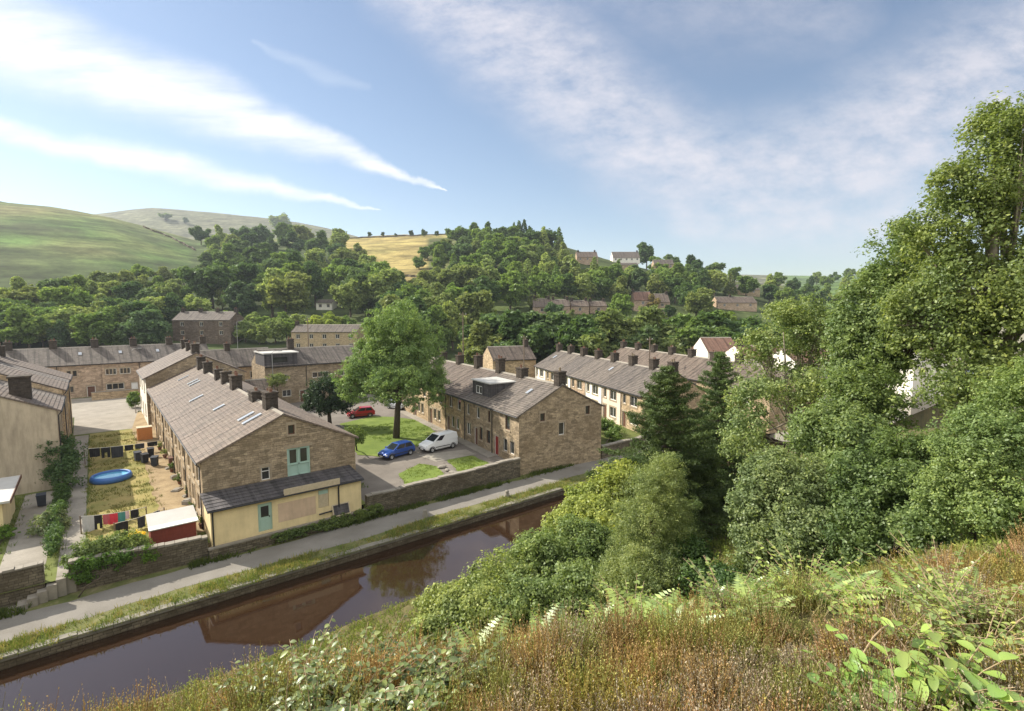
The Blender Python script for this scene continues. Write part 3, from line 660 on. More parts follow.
# --- corner house row on the right of the lawn
MR = R(-90-7.5); mdir = np.array([math.sin(R(7.5)), math.cos(R(7.5))])   # direction away from the camera
mo = np.array([32.9, 39.75]); ml = [7.4, 5.2, 5.6, 5.8, 6.0, 6.0]; acc = 0
mlab = ['corner house with the tall bare stone gable beside the towpath, dark red door', 'stone house next to the corner house carrying the big dark box dormer',
        'third house from the towpath in the corner row, sunlit warm stone', 'fourth house from the towpath in the corner row, half behind the ash tree', 'fifth house from the towpath in the corner row, behind the ash crown', 'farthest house of the corner row beyond the ash tree']
for i in range(6):
    L = ml[i]; acc += L; o = mo+mdir*acc
    if i == 0: fr = [('w', .9, 3.35, .6, 1.3, {'lights': 1, 'fm': 'brownpaint'}), ('w', 4.7, 3.3, .95, 1.5, {'lights': 1, 'fm': 'brownpaint'}), ('d', 2.3, .05, .95, 2.15, {'dm': 'redpaint'}), ('w', 4.2, .9, .9, 1.35, {'lights': 1}), ('w', 5.6, .9, .9, 1.35, {'lights': 1}), ('w', .5, .9, .9, 1.5, {'lights': 1, 'fm': 'brownpaint'})]
    elif i == 1: fr = [('w', .8, 3.3, .7, 1.3, {'lights': 1}), ('w', 3.3, 3.3, .8, 1.3, {'lights': 1}), ('d', 2.7, .05, .85, 2.1, {'dm': 'brownpaint'}), ('w', 4.0, .9, .8, 1.5, {'lights': 1, 'fm': 'brownpaint'}), ('w', .7, .9, 1.1, 1.4)]
    else: fr = [('w', 1.2, 3.4, 1.1, 1.4, {'lights': 2}), ('w', L-1.9, 3.4, 1., 1.4, {'lights': 1}), ('d', .5, .05, .85, 2.1), ('w', 1.9, .9, .9, 1.4, {'lights': 1}), ('w', 3.3, .9, .9, 1.4, {'lights': 1})]
    rt_ = [('w', 2.6, 4.3, .6, .85, {'lights': 1, 'fm': 'brownpaint'}), ('w', 8.6, 4.4, .6, .95, {'lights': 1, 'fm': 'brownpaint'}), ('w', 5.0, 2.55, .75, 1.35, {'lights': 1, 'sill': True})] if i == 0 else (None if i < 5 else None)
    h = house(mlab[i], o, MR, L-.003, 10.9, 5.15, 7.85, fr, [('w', 1.5, 3.2, 1, 1.3)], right=rt_, left=[] if i == 5 else None, wall='stone', fwall='stone' if i < 2 else 'stone_warm',
              chim=[[(6.9, .9, 1.35, 1)], [(4.6, 1.2, 1.0, 2)], [(5.0, .9, 1.7, 2)], [(4.8, .9, 1.6, 2)], [(5.0, .9, 1.2, 2)], [(5.0, .9, 1.2, 2)]][i], sky=[(0, 4.0, .55, .45, .9)] if i == 0 else [],
              group='houses of the corner row', down=1.05 if i == 0 else 0, gr=.12 if i == 0 else 0, pipes=(1.9,) if i == 0 else (.3,), roof='slate_grey' if i < 2 else 'slate')
    if i == 1:  # box dormer on the front slope
        b = MB(); x0, x1, y0, zt = .4, 4.9, 1.0, 7.35; sl = (7.85-5.15)/5.45
        zb = 5.15+sl*y0; y1 = (zt-5.15)/sl
        for xx, fl_ in ((x0, 0), (x1, 1)): b.face([(xx, y0, zb), (xx, y0, zt), (xx, y1, zt)], 0)
        wallface(b, (x0, y0, 0), (1, 0, 0), x1-x0, zt, [(.9, zb+.25, 1.5, .95)], z0=zb-.1)
        dm = b.build('dormer', M['slate_dark'], h)
        b = MB(); b.box(x0-.15, x1+.15, y0-.2, y1+.1, zt+.001, zt+.13); b.build('dormer_roof', M['flatroof'], dm)
        b = MB()
        for xx in (x0+.9, x0+1.62, x0+2.33): b.box(xx, xx+.07, y0+.02, y0+.08, zb+.25, zb+1.2)
        b.box(x0+.9, x0+2.4, y0+.015, y0+.085, zb+.25, zb+.32); b.box(x0+.9, x0+2.4, y0+.015, y0+.085, zb+1.13, zb+1.2); b.build('window', M['whitepaint'], dm)
        b = MB(); b.face([(x0+.9, y0+.1, zb+.25), (x0+2.4, y0+.1, zb+.25), (x0+2.4, y0+.1, zb+1.2), (x0+.9, y0+.1, zb+1.2)]); b.build('pane', M['glass'], dm)

# --- long cream and stone terrace further right
RT2 = R(-90-19.7); rd = np.array([math.sin(R(19.7)), math.cos(R(19.7))]); ro_ = np.array([53.6, 40.2]); acc = 0
fwl = ['stone_warm', 'pink_render', 'white_render', 'stone_pink', 'white_render', 'stone_warm', 'white_render']
rl = ['nearest house of the right-hand terrace, warm stone front beside the spruces', 'second house from the near end of the right-hand terrace, stone front with a brown door', 'third house from the near end of the right-hand terrace, stone front with a brown door',
      'brightest cream painted house in the middle of the right-hand terrace', 'stone fronted house between two cream painted ones in the right-hand terrace', 'cream painted house behind the corner house chimney', 'far end cream house of the right-hand terrace beside the back gable']
for i in range(7):
    L = 5.25; acc += L; o = ro_+rd*acc
    fr = [('w', .5, 3.25, .75, 1.3, {'lights': 1}), ('w', 2.3, 3.2, 1.7, 1.35, {'lights': 2}), ('d', .45, .05, .9, 2.1, {'dm': 'brownpaint'}), ('w', 2.3, .8, 1.7, 1.35, {'lights': 2})]
    house(rl[i], o, RT2, L-.003, 9.6, 5.0, 7.7, fr, right=[] if i == 0 else None, left=[] if i == 6 else None, wall='stone_warm', fwall=fwl[i], chim=[(.5, 1.0, 1.25, 2)]+([(4.7, 1.0, 1.25, 2)] if i == 0 else []),
          sky=[(0, 2.4, .55, .5, .9)] if i in (2, 6) else [], roof='slate_grey', group='houses of the right-hand terrace', gr=.1 if i == 0 else 0, pipes=(.1,))
# parallel row behind it
acc = 0; ro2 = np.array([53.6, 40.2])+np.array([math.cos(R(19.7)), -math.sin(R(19.7))])*15.5
for i in range(8):
    L = 5.4; acc += L; o = ro2+rd*(acc-5)
    house('stone house in the row behind the right-hand terrace, %s' % ['nearest the white houses', 'second from the near end', 'third from the near end', 'fourth from the near end', 'fifth from the near end', 'sixth from the near end', 'seventh from the near end', 'farthest from the canal'][i],
          o, RT2, L-.003, 9.0, 5.2, 7.9, [('w', 1, 3.3, 1, 1.3)], right=[] if i == 0 else None, left=[] if i == 7 else None, wall='stone_warm', chim=[(.5, 1.0, 1.15, 2)], roof='slate', group='houses in the row behind the right-hand terrace')
# house at the far end (gable with cream side)
g = D(500, 360, 92)
house('isolated stone house with pale gable behind the right-hand terrace', (60, 80.5), R(-19.7), 9.0, 7.5, 6.0, 8.2, [], left=[], right=[], wall='stone_warm', fwall='stone_warm', chim=[(8.2, .9, 1.3, 1)], roof='slate')

# --- mid-distance blocks
hb = house('dark three-storey block with a flat-roofed top box, across the lawn', (21.4, 91.2), 0, 16.5, 9, 6.5, 8.9,
           [('w', 1.8, 3.9, 1.7, 1.0, {'lights': 3}), ('w', 7.6, 4.0, 2.8, .95, {'lights': 3}), ('w', 2.6, 1.2, 1.4, 1.1), ('w', 7.5, 1.5, 1.8, 1.1), ('w', 12.5, 4.0, 1.4, 1.0), ('d', 5.4, .05, 1., 2.)],
           left=[], right=[], wall='stone', roof='slate_grey', chim=[(5.4, 1.0, 1.6, 2)], pipes=(6.6,), gr=.1, cat='house', name='stone_house')
b = MB(); wallface(b, (-.02, -.05, 6.5), (1, 0, 0), 5.2, 2.0, [(1.2, .5, 2.4, .9)]); wallface(b, (5.18, -.05, 6.5), (0, 1, 0), 6, 2.0, []); wallface(b, (-.02, 5.95, 6.5), (0, -1, 0), 6, 2.0, []); wallface(b, (5.18, 5.95, 6.5), (-1, 0, 0), 5.2, 2.0, [])
tb = b.build('top_storey', M['slate_dark'], hb)
b = MB(); b.box(-.2, 5.4, -.3, 6.1, 8.5, 8.7); b.build('flat_roof', M['flatroof'], tb)
b = MB(); b.face([(1.2, .1, 7.0), (3.6, .1, 7.0), (3.6, .1, 7.9), (1.2, .1, 7.9)]); b.build('pane', M['glass'], tb)
house('small stone outbuilding with a mono-pitch look below the dark block', (17.6, 87.5), 0, 3.6, 4, 3.2, 4.6, [], left=[], right=[], wall='stone_warm', roof='slate', name='outbuilding', cat='outbuilding', surround=None)

def farhouse(label, pxl, pxr, pye, pyr, dep, W, wall, roof, n, rows=2, rot=0, chim=(), group=None, eh=None, **kw):
    eh = eh or (5.4 if rows == 2 else 7.5 if rows == 3 else 3.0)
    for d_ in np.arange(70, 700, 1.):
        q_ = D((pxl+pxr)/2, pye, d_)
        if q_[2]-float(zv(q_[0], q_[1])) <= eh: dep = d_; break
    a = D(pxl, pye, dep); c = D(pxr, pye, dep); L = float(np.hypot(*(c-a)[:2])); ang = math.atan2((c-a)[1], (c-a)[0])+rot
    g0 = float(zv(a[0], a[1])); ez = a[2]-g0; zr = D(pxl, pyr, dep+W*.45)[2]-g0
    ez_ = max(3., ez); fr = []
    for r_ in range(rows):
        for k in range(n): fr.append(('w', L*(k+.5)/n-.5, ez_-1.9-r_*2.7, 1.1, 1.25, {'sill': False}))
    fr = [f for f in fr if f[2] > .3]
    return house(label, a, ang, L, W, ez_, max(ez_+1.2, zr), fr, left=[], right=[], wall=wall, roof=roof, chim=[(L*c_, 1.0, 1.0, 2) for c_ in chim], gutter=False, z=g0, down=1.6, group=group, name='house', **kw)
farhouse('buff brick flats with grey roofs behind the dark block', 291, 357, 332, 325, 128, 9, 'yellow_brick', 'slate_grey', 5, 3, chim=(.0,))
farhouse('dark stone terrace of three houses on the slope below the left woods', 172, 230, 320, 312, 160, 9, 'stone_dark', 'slate_grey', 3, 3, chim=(.05, .36, .66, .98))
farhouse('low house with a brown roof among trees above the buff flats', 262, 298, 298, 292, 195, 9, 'tan_render', 'slate_red', 3, 1)
farhouse('small white building half hidden in trees beside the brown-roofed house', 316, 332, 303, 300, 190, 6, 'white_render', 'slate_grey', 2, 1)
hg = 'houses on the right-hand hillside'
farhouse('large stone villa left of the two biggest hillside houses', 577, 598, 257, 252, 300, 12, 'stone_pink', 'slate', 3, 2, chim=(.1, .9), group=hg)
farhouse('wide cream house with tall windows on the hillside skyline', 613, 640, 258, 252, 320, 12, 'white_render', 'slate_grey', 5, 2, chim=(.95,), group=hg)
farhouse('long low hillside wall-like house below the wide cream house', 618, 638, 267, 263, 305, 8, 'stone_warm', 'slate_grey', 3, 1, group=hg)
farhouse('low house at the right end of the hillside crest', 654, 674, 264, 260, 320, 6, 'stone_pink', 'slate_grey', 3, 1, group=hg)
tg = 'roofs of the terrace behind the dark trees'
for k, (a, e) in enumerate(((533, 551), (552, 570), (571, 589), (590, 607))):
    farhouse('stone roofed house of the hidden terrace above the tree band, %s' % ['leftmost', 'second from left', 'third from left', 'rightmost'][k], a, e, 307+k*.0, 299+k*.8, 170+k*3, 9, 'stone_pink', 'slate', 1, 1, chim=(.1, .9), group=tg)
farhouse('pinkish stone house with a big chimney among trees beyond the tree band', 634, 652, 300, 292, 165, 8, 'stone_pink', 'slate_red', 1, 2, chim=(.05,))
farhouse('stone house right of the big-chimneyed one beyond the tree band', 655, 670, 302, 294, 160, 8, 'stone_pink', 'slate', 1, 2, chim=(.9,))
farhouse('grey roofed bungalow below the pale-roofed house on the right slope', 718, 757, 305, 297, 150, 10, 'stone_pink', 'slate', 3, 1, chim=(.4,))
farhouse('pale roofed house behind the grey bungalow on the right slope', 735, 760, 291, 285, 190, 9, 'stone_warm', 'slate_grey', 2, 1)
farhouse('white rendered gabled house at the end of the tree band', 708, 740, 352, 338, 88, 9, 'white_render', 'slate_red', 2, 2, eh=7.5)
farhouse('long white rendered house with brown roof glimpsed through the airy tree', 745, 792, 358, 346, 84, 9, 'white_render', 'slate_red', 4, 2, chim=(.1,), eh=7.5)
farhouse('white rendered house with brown hipped roof right of the airy tree trunks', 795, 850, 362, 350, 80, 9, 'white_render', 'slate_red', 4, 2, eh=7.5)
farhouse('white house glimpsed high through the big tree on the right', 915, 950, 352, 343, 75, 8, 'white_render', 'slate_red', 2, 2, eh=7.5)

# --- shed at lower left and red walled shed
sh = tag(empty('yard_shed', (-11.0, 49.6, 1.)), 'single-storey shed with pale flat roof and cream front at the left edge', 'shed')
b = MB(); wallface(b, (0, 0, 0), (1, 0, 0), 5.3, 2.5, [(4.0, .9, 1.0, 1.1)]); wallface(b, (5.3, 0, 0), (0, 1, 0), 6.5, 2.5, []); wallface(b, (5.3, 6.5, 0), (-1, 0, 0), 5.3, 2.5, []); b.build('wall', M['cream'], sh)
window(sh, (0, 0, 0), (1, 0, 0), 4.0, .9, 1.0, 1.1, surround=None)
b = MB(); b.box(-.1, 5.75, -.35, 6.8, 2.501, 2.66, 0); b.box(5.751, 5.80, -.35, 6.8, 2.45, 2.72, 1); b.build('roof', [M['flatroof'], M['brownpaint']], sh)
sh = tag(empty('garden_shed', (2.15, 41.0, 1.)), 'low garden shed with dark red wall and pale felt roof behind the towpath wall', 'shed')
M['redwood'] = plain('red_stained_boards', (.20, .045, .03), .8, var=.3)
b = MB()
for k in range(13): b.box(k*.2, k*.2+.19, 0, .03, 0, 1.25, 0)
b.box(0, 2.6, .031, 2.0, 0, 1.25, 0); b.build('wall', M['redwood'], sh)
b = MB(); b.obox((-.1, -.15, 1.27), (1, 0, 0), (0, .985, .17), (0, -.17, .985), 0, 2.85, 0, 2.35, 0, .06, 0); b.obox((-.1, -.15, 1.27), (1, 0, 0), (0, .985, .17), (0, -.17, .985), .0, 2.85, 0, .5, .061, .075, 1); b.build('roof', [M['flatroof'], M['whitepaint']], sh)

# ------------------------------------------------------------------ walls along the towpath
def stonewall(label, u0, v0, u1, v1, zb, h0, h1, th=.4, cope='cap', seed=1, mat_='drywall'):
    r = random.Random(seed); L = math.hypot(u1-u0, v1-v0); X = Vector(((u1-u0)/L, (v1-v0)/L, 0)); Y = Vector((-X.y, X.x, 0)); b = MB(); O = Vector((0, 0, 0))
    k = max(3, int(L/.9)); hs = [h0+(h1-h0)*i/k+r.uniform(-.05, .05) for i in range(k+1)]
    for i in range(k):
        a, c = L*i/k, L*(i+1)/k
        for y, fl_ in ((-th/2, 0), (th/2, 1)):
            p = [O+X*a+Y*y, O+X*c+Y*y, O+X*c+Y*y+Zv*hs[i+1], O+X*a+Y*y+Zv*hs[i]]; uv = [(a, 0), (c, 0), (c, hs[i+1]), (a, hs[i])]
            b.face(p[::-1] if fl_ else p, 0, uv[::-1] if fl_ else uv)
    for a, hh in ((0, hs[0]), (L, hs[-1])): b.face([O+X*a-Y*th/2, O+X*a+Y*th/2, O+X*a+Y*th/2+Zv*hh, O+X*a-Y*th/2+Zv*hh], 0, [(0, 0), (th, 0), (th, hh), (0, hh)])
    w = tag(empty('stone_wall', (u0, v0, zb)), label, 'wall'); b.build('masonry', M[mat_], w)
    b = MB(); a = 0
    while a < L-.1:
        s = min(r.uniform(.35, .8), L-a); i = min(k-1, int((a+s/2)/L*k)); f = (a+s/2)/L*k-i; hh = hs[i]*(1-f)+hs[i+1]*f
        b.obox((0, 0, hh-.01), X, Y, (0, 0, 1), a+.01, a+s-.01, -th/2-.05, th/2+.05, 0, r.uniform(.08, .16)); a += s
    b.build('coping', M[cope], w); return w
stonewall('long dark stone wall beside the road, ending at the corner house', 16.5, 39.5, 32.8, 39.6, -.05, 1.75, 1.9, seed=2)
stonewall('overgrown dark garden wall between the steps and the red shed', -2.0, 39.9, 5.2, 39.5, -.05, 1.9, 1.55, seed=3)
stonewall('dark boundary wall with pale coping left of the stone steps', -14, 40.0, -3.1, 40.0, -.05, 2.1, 2.2, seed=4)
stonewall('dark stone wall continuing past the corner house', 44.0, 38.6, 70, 38.0, -.05, 1.4, 1.5, seed=5)
b = MB()
for k in range(7): b.box(-4.7+k*.42, -4.24+k*.42, 38.9+k*.13, 39.75+k*.05, 0+.01, .12+k*.19)
tag(b.build('stone_steps', M['cap']), 'worn stone steps climbing from the towpath to the garden path', 'steps')

# mooring bollards
for (pxx, pyy, lb) in ((425, 517, 'squat stone mooring post on the canal verge, nearer one'), (507, 497, 'squat stone mooring post on the canal verge, farther one')):
    p = P(pxx, pyy, 0); b = MB(); b.lathe((0, 0, 0), [(.24, 0), (.23, .3), (.17, .38), (.19, .5), (.16, .6), (.0, .63)], 10)
    tag(b.build('mooring_bollard', M['cap'], smooth=True), lb, 'bollard', 'mooring posts').location = (p[0], p[1]-.0, .0)

# poles and lamps
def pole(label, u, v, h, name='utility_pole', arm=True, lamp=False, z=None, cat='pole'):
    z = float(zv(u, v)) if z is None else z; root = tag(empty(name, (u, v, z)), label, cat)
    b = MB(); b.tube([(0, 0, -.3), (0, 0, h)], [.13, .09] if not lamp else [.09, .05], 8); b.build('shaft', M['timber' if not lamp else 'greymetal'], root)
    if lamp:
        b = MB(); b.tube([(0, 0, h), (.3, -.1, h+.25), (1.0, -.3, h+.3)], .035, 6); b.build('arm', M['greymetal'], root)
        b = MB(); b.box(.9, 1.5, -.42, -.2, h+.22, h+.36); b.build('lamp_head', M['greymetal'], root)
    elif arm:
        b = MB(); b.box(-.75, .75, -.06, .06, h-.5, h-.4); b.build('crossarm', M['timber'], root)
        for s in (-.65, 0, .65):
            b = MB(); b.lathe((s, 0, h-.4), [(.04, 0), (.05, .08), (.03, .14), (0, .15)], 8); b.build('insulator', M['whitepaint'], root)
def polepx(label, px_, dep, pytop, **kw):
    g = G2(px_, dep); t = D(px_, pytop, dep); z = float(zv(g[0], g[1])); pole(label, g[0], g[1], t[2]-z, **kw)
polepx('tall thin pole standing behind the ash tree crown', 463, 92, 312)
polepx('tall lamp post in front of the dark three-storey block', 271, 84, 353, name='street_lamp', lamp=True, cat='street lamp')
polepx('pole with crossarm in front of the buff flats', 308, 118, 318)
polepx('pole among trees left of the dark slope terrace', 237, 150, 322, lamp=True, name='street_lamp', cat='street lamp')
polepx('thin pole at the near corner of the far terrace garden', 79, 95, 405, arm=False)
polepx('pole behind the isolated stone house', 524, 100, 335, arm=True)
polepx('forked aerial pole on the right-hand terrace roofline', 650, 86, 337, arm=True)
polepx('slim lamp post beside the far terrace', 131, 100, 350, name='street_lamp', lamp=True, cat='street lamp')

SUN_E = 4.7; SKY_E = .08; SKY_TINT = (1.02, 1.0, .97); CL_FILL = (12.5, 12.3, 12.); CL1 = (8.6, 8.4, 8.2); CL2 = (6.3, 6.0, 6.3); EXPO = .85; HAZE = .00015
# ------------------------------------------------------------------ vehicles
def paint(name, c, metallic=.3): return plain(name, c, .28, metallic=metallic, spec=.5, var=.03, coat=.6)
M['carblue'] = paint('blue_car_paint', (.02, .07, .30)); M['carwhite'] = paint('white_van_paint', (.75, .76, .76), 0); M['carred'] = paint('red_car_paint', (.45, .015, .02)); M['carsilver'] = paint('silver_car_paint', (.5, .53, .56), .5)
M['tyre'] = plain('tyre_rubber', (.02, .02, .02), .85); M['rim'] = plain('alloy_rim', (.5, .5, .5), .35, metallic=.7); M['trim'] = plain('black_trim', (.03, .03, .03), .6)
m, n, out = mat('car_glass'); finish(n, out, (.02, .025, .03), .05, spec=.8); M['carglass'] = m
M['lampglass'] = plain('headlamp_glass', (.75, .78, .8), .1, spec=.8); M['taillamp'] = plain('tail_lamp', (.35, .01, .01), .2); M['plate'] = plain('number_plate', (.7, .65, .3), .5)
def car(label, cat, c, ang, pm, van=False, group=None, name='parked_car'):
    r = tag(empty(name, (c[0], c[1], c[2]), ang), label, cat, group)
    if van:
        st = [(-2.19, .36, 1.1, .80), (-2.12, .3, 1.16, .86), (-1.3, .25, 1.18, .90), (0, .24, 1.18, .90), (.9, .24, 1.16, .90), (1.5, .26, 1.06, .88), (1.95, .3, .9, .82), (2.15, .4, .7, .7)]
        gb = (-2.16, 1.18, .87, 1.14); gt = (-2.08, .25, .76, 1.82); wx = (-1.42, 1.36); gx = (-.25, .95)
    else:
        st = [(-1.98, .38, .8, .72), (-1.9, .3, .92, .80), (-1.2, .24, .97, .84), (0, .22, .95, .85), (.8, .22, .93, .85), (1.4, .25, .85, .82), (1.82, .3, .72, .76), (1.98, .4, .58, .64)]
        gb = (-1.86, .98, .79, .93); gt = (-1.5, .1, .62, 1.47); wx = (-1.22, 1.26); gx = (-1.45, .6)
    b = MB(); sec = []
    for (x, zl, zt, hw) in st:
        zm = zl+(zt-zl)*.55
        sec.append([(x, -hw*.9, zl), (x, -hw, zl+.12), (x, -hw*1.01, zm), (x, -hw*.94, zt-.03), (x, -hw*.8, zt+.01), (x, 0, zt+.045), (x, hw*.8, zt+.01), (x, hw*.94, zt-.03), (x, hw*1.01, zm), (x, hw, zl+.12), (x, hw*.9, zl)])
    k = len(sec[0])
    for i in range(len(sec)-1):
        for j in range(k): b.face([sec[i][j], sec[i][(j+1) % k], sec[i+1][(j+1) % k], sec[i+1][j]][::-1])
    b.face(sec[0][::-1][::-1]); b.face(sec[-1][::-1])
    # cabin
    B0 = [(gb[0], -gb[2], gb[3]), (gb[1], -gb[2]*.96, gb[3]-.02), (gb[1], gb[2]*.96, gb[3]-.02), (gb[0], gb[2], gb[3])]
    T0 = [(gt[0], -gt[2], gt[3]-.02), (gt[1], -gt[2], gt[3]-.03), (gt[1], gt[2], gt[3]-.03), (gt[0], gt[2], gt[3]-.02)]
    for i in range(4): b.face([B0[i], B0[(i+1) % 4], T0[(i+1) % 4], T0[i]])
    mid0, mid1 = ((gt[0]+.15, 0, gt[3]+.045), (gt[1]-.2, 0, gt[3]+.04))
    b.face([T0[0], T0[1], mid1, mid0]); b.face([T0[2], T0[3], mid0, mid1]); b.face([T0[1], T0[2], mid1]); b.face([T0[3], T0[0], mid0])
    body = b.build('body', pm, r)
    def panel(nm, c4, u0, u1, v0, v1, m_, off=.012):
        c4 = [Vector(p) for p in c4]; L = lambda u, v: (c4[0]*(1-u)+c4[1]*u)*(1-v)+(c4[3]*(1-u)+c4[2]*u)*v
        nn = (c4[1]-c4[0]).cross(c4[3]-c4[0]).normalized()*off; p = MB(); p.face([L(u0, v0)+nn, L(u1, v0)+nn, L(u1, v1)+nn, L(u0, v1)+nn]); return p.build(nm, m_, r)
    panel('windscreen', [B0[1], B0[2], T0[2], T0[1]], .06, .94, .08, .93, M['carglass'])
    if not van: panel('rear_window', [B0[3], B0[0], T0[0], T0[3]], .1, .9, .15, .9, M['carglass'])
    else: panel('rear_window', [B0[3], B0[0], T0[0], T0[3]], .08, .92, .35, .85, M['carglass'])
    sd = ((.08, .46), (.50, .90)) if not van else ((.68, .93),)
    for (a, c_) in sd:
        panel('side_window', [B0[0], B0[1], T0[1], T0[0]], a, c_, .12, .88, M['carglass']); panel('side_window', [B0[2], B0[3], T0[3], T0[2]], 1-c_, 1-a, .12, .88, M['carglass'])
    for s in (-1, 1):
        hw = st[3][3]
        p = MB(); p.box(-1.0, .95, s*hw*1.012-.012, s*hw*1.012+.012, .5, .58); p.build('side_trim', M['trim'], r)
        for x in wx:
            w = empty('wheel', (x, s*(hw-.09), .31)); w.parent = r; w.rotation_euler = (math.pi/2, 0, 0)
            p = MB(); p.lathe((0, 0, 0), [(.18, -.1), (.28, -.105), (.31, -.07), (.31, .07), (.28, .105), (.18, .1)], 18); t = p.build('tyre', M['tyre'], w)
            p = MB(); p.lathe((0, 0, 0), [(0, .07), (.05, .085), (.12, .07), (.17, .095), (.19, .09), (.19, -.09), (.17, -.095), (.12, -.07), (.05, -.085), (0, -.07)], 10); p.build('rim', M['rim'], w)
            p = MB(); p.tube([(x+.37*math.cos(a), s*hw*1.0, .31+.37*math.sin(a)) for a in np.linspace(-.1, math.pi+.1, 12)], .035, 5); p.build('wheel_arch', M['trim'], r)
        f = st[-2]; p = MB(); p.obox((f[0]+.02, s*f[3]*.78, f[2]-.14), (.93, s*-.36, 0), (s*.36, .93, 0), (0, 0, 1), -.1, .06, -.16, .16, -.07, .07); p.build('headlight', M['lampglass'], r)
        p = MB(); p.box(st[0][0]-.015, st[0][0]+.12, s*st[0][3]*.86-.07, s*st[0][3]*.86+.07, .62, .9 if not van else 1.15); p.build('tail_light', M['taillamp'], r)
        p = MB(); p.box(.62, .78, s*(hw+.08)-.08, s*(hw+.08)+.08, gb[3]-.02, gb[3]+.12); p.build('mirror', pm, r)
    p = MB(); p.box(st[-1][0]-.04, st[-1][0]+.03, -.6, .6, .34, .5); p.build('bumper', M['trim'], r)
    p = MB(); p.box(st[0][0]-.03, st[0][0]+.03, -.65, .65, .34, .5); p.build('bumper', M['trim'], r)
    p = MB(); p.box(st[-1][0]+.03, st[-1][0]+.045, -.26, .26, .38, .48); p.build('number_plate', M['whitepaint'], r)
    return r
def carwheels(label, cat, w1, w2, pm, **kw):   # front and rear wheels of the side we see
    a = P(*w1, 1.0)[:2]; c = P(*w2, 1.0)[:2]; mid = (a+c)/2; d = a-c; d = d/np.linalg.norm(d); nrm = np.array([-d[1], d[0]])
    if nrm@mid < 0: nrm = -nrm
    ctr = mid+nrm*.75
    return car(label, cat, (ctr[0], ctr[1], 1.012), math.atan2(d[1], d[0]), pm, **kw)
g = 'cars parked by the lawn'
carwheels('blue hatchback parked with its bonnet towards the road below the ash tree', 'car', (390.3, 460.3), (411.5, 454.6), M['carblue'], group=g)
carwheels('small white panel van parked against the corner house row', 'van', (430.5, 453), (453, 448), M['carwhite'], van=True, name='panel_van', group=g)
carwheels('bright red car parked beyond the lawn beside the dark holly tree', 'car', (353, 418.5), (370, 417), M['carred'], group=g)
carwheels('silver car parked behind the ash trunk', 'car', (401, 411), (386, 408), M['carsilver'], group=g)

# ------------------------------------------------------------------ garden objects
def atv(px_, py_, v):
    d = ray(px_, py_); return CAM+d*(v/d[1])
p = P(111.5, 479, 1.0); pool = tag(empty('paddling_pool', (p[0], p[1]-.2, 1.01)), 'round blue paddling pool filled with water on the garden grass', 'paddling pool')
M['poolblue'] = plain('blue_vinyl', (.05, .14, .38), .5); M['poolwater'] = plain('pool_water', (.12, .38, .55), .04, spec=.6); 
b = MB(); b.lathe((0, 0, 0), [(1.75, 0), (1.92, .1), (1.9, .45), (1.8, .62), (1.68, .66), (1.58, .6), (1.6, .3)], 36); b.build('wall', M['poolblue'], pool, smooth=True)
b = MB(); b.face([(1.62*math.cos(a), 1.62*math.sin(a), .42) for a in np.linspace(0, 2*math.pi, 36, endpoint=False)]); b.build('water', M['poolwater'], pool); pool.scale = (.84, .84, .84)
cl = {k: plain('cloth_'+k, c, .9, var=.12) for k, c in dict(grey=(.5, .5, .5), black=(.02, .02, .023), pink=(.50, .12, .14), red=(.65, .05, .08), teal=(.08, .28, .26), pale=(.68, .50, .55), white=(.75, .74, .7), blue=(.05, .09, .2), dark=(.04, .045, .055), tan=(.45, .36, .2)).items()}
def washing(label, A, B_, items, hgt_post=True):
    A = np.array(A); B_ = np.array(B_); L = np.linalg.norm(B_-A); d = (B_-A)/L
    root = tag(empty('washing_line', (A[0], A[1], 1.)), label, 'washing line')
    for q_ in (A, B_):
        b = MB(); b.tube([(q_[0]-A[0], q_[1]-A[1], 0), (q_[0]-A[0], q_[1]-A[1], q_[2]-1+.05)], .04, 6); b.build('post', M['timber'], root)
    b = MB(); b.tube([tuple((A+(B_-A)*t)-np.array([A[0], A[1], 1])-np.array([0, 0, .12*math.sin(math.pi*t)])) for t in np.linspace(0, 1, 9)], .018, 4); b.build('line', M['whitepaint'], root)
    for (t, w, h, c, nm, lb) in items:
        p0 = A+(B_-A)*t-np.array([0, 0, .12*math.sin(math.pi*t)+.01]); me = MB(); k = 6; X = d
        nn = np.array([-d[1], d[0], 0])
        for i in range(k):
            for j in range(4):
                def pt(ii, jj):
                    a = ii/k; z = jj/4
                    if nm == 'trousers' and jj < 3 and abs(a-.5) < .09: a = .5+(.16 if a >= .5 else -.16)*.8
                    return tuple(X*(a-.5)*w*(1-.06*(1-z))+nn*(.045*math.sin(a*9+jj*.7)*(1.2-z))+np.array([0, 0, -(1-z)*h]))
                if nm == 'trousers' and j < 2 and i in (2, 3): continue
                me.face([pt(i, j), pt(i+1, j), pt(i+1, j+1), pt(i, j+1)])
        o = me.build(nm, cl[c]); o.location = p0; tag(o, lb, nm.replace('_', ' '), 'washing on the garden lines')
A = atv(80, 516.5, 47.0); B_ = atv(146, 507, 48.2)
washing('near garden washing line with a red and a teal cloth in its middle', A, B_, [
    (.11, .7, 1.15, 'grey', 'towel', 'pale grey towel at the left end of the near washing line'), (.25, .5, 1.25, 'black', 'trousers', 'black trousers next to the grey towel on the near line'),
    (.37, .42, .75, 'pink', 'shirt', 'dull pink top beside the bright red one on the near line'), (.47, .62, .8, 'red', 'shirt', 'bright red shirt in the middle of the near washing line'),
    (.60, .5, .75, 'teal', 'shirt', 'teal shirt right of the red one on the near line'), (.69, .3, .6, 'pale', 'towel', 'small pale pink cloth on the near line'), (.81, .55, .65, 'black', 'shirt', 'black top at the right end of the near line')])
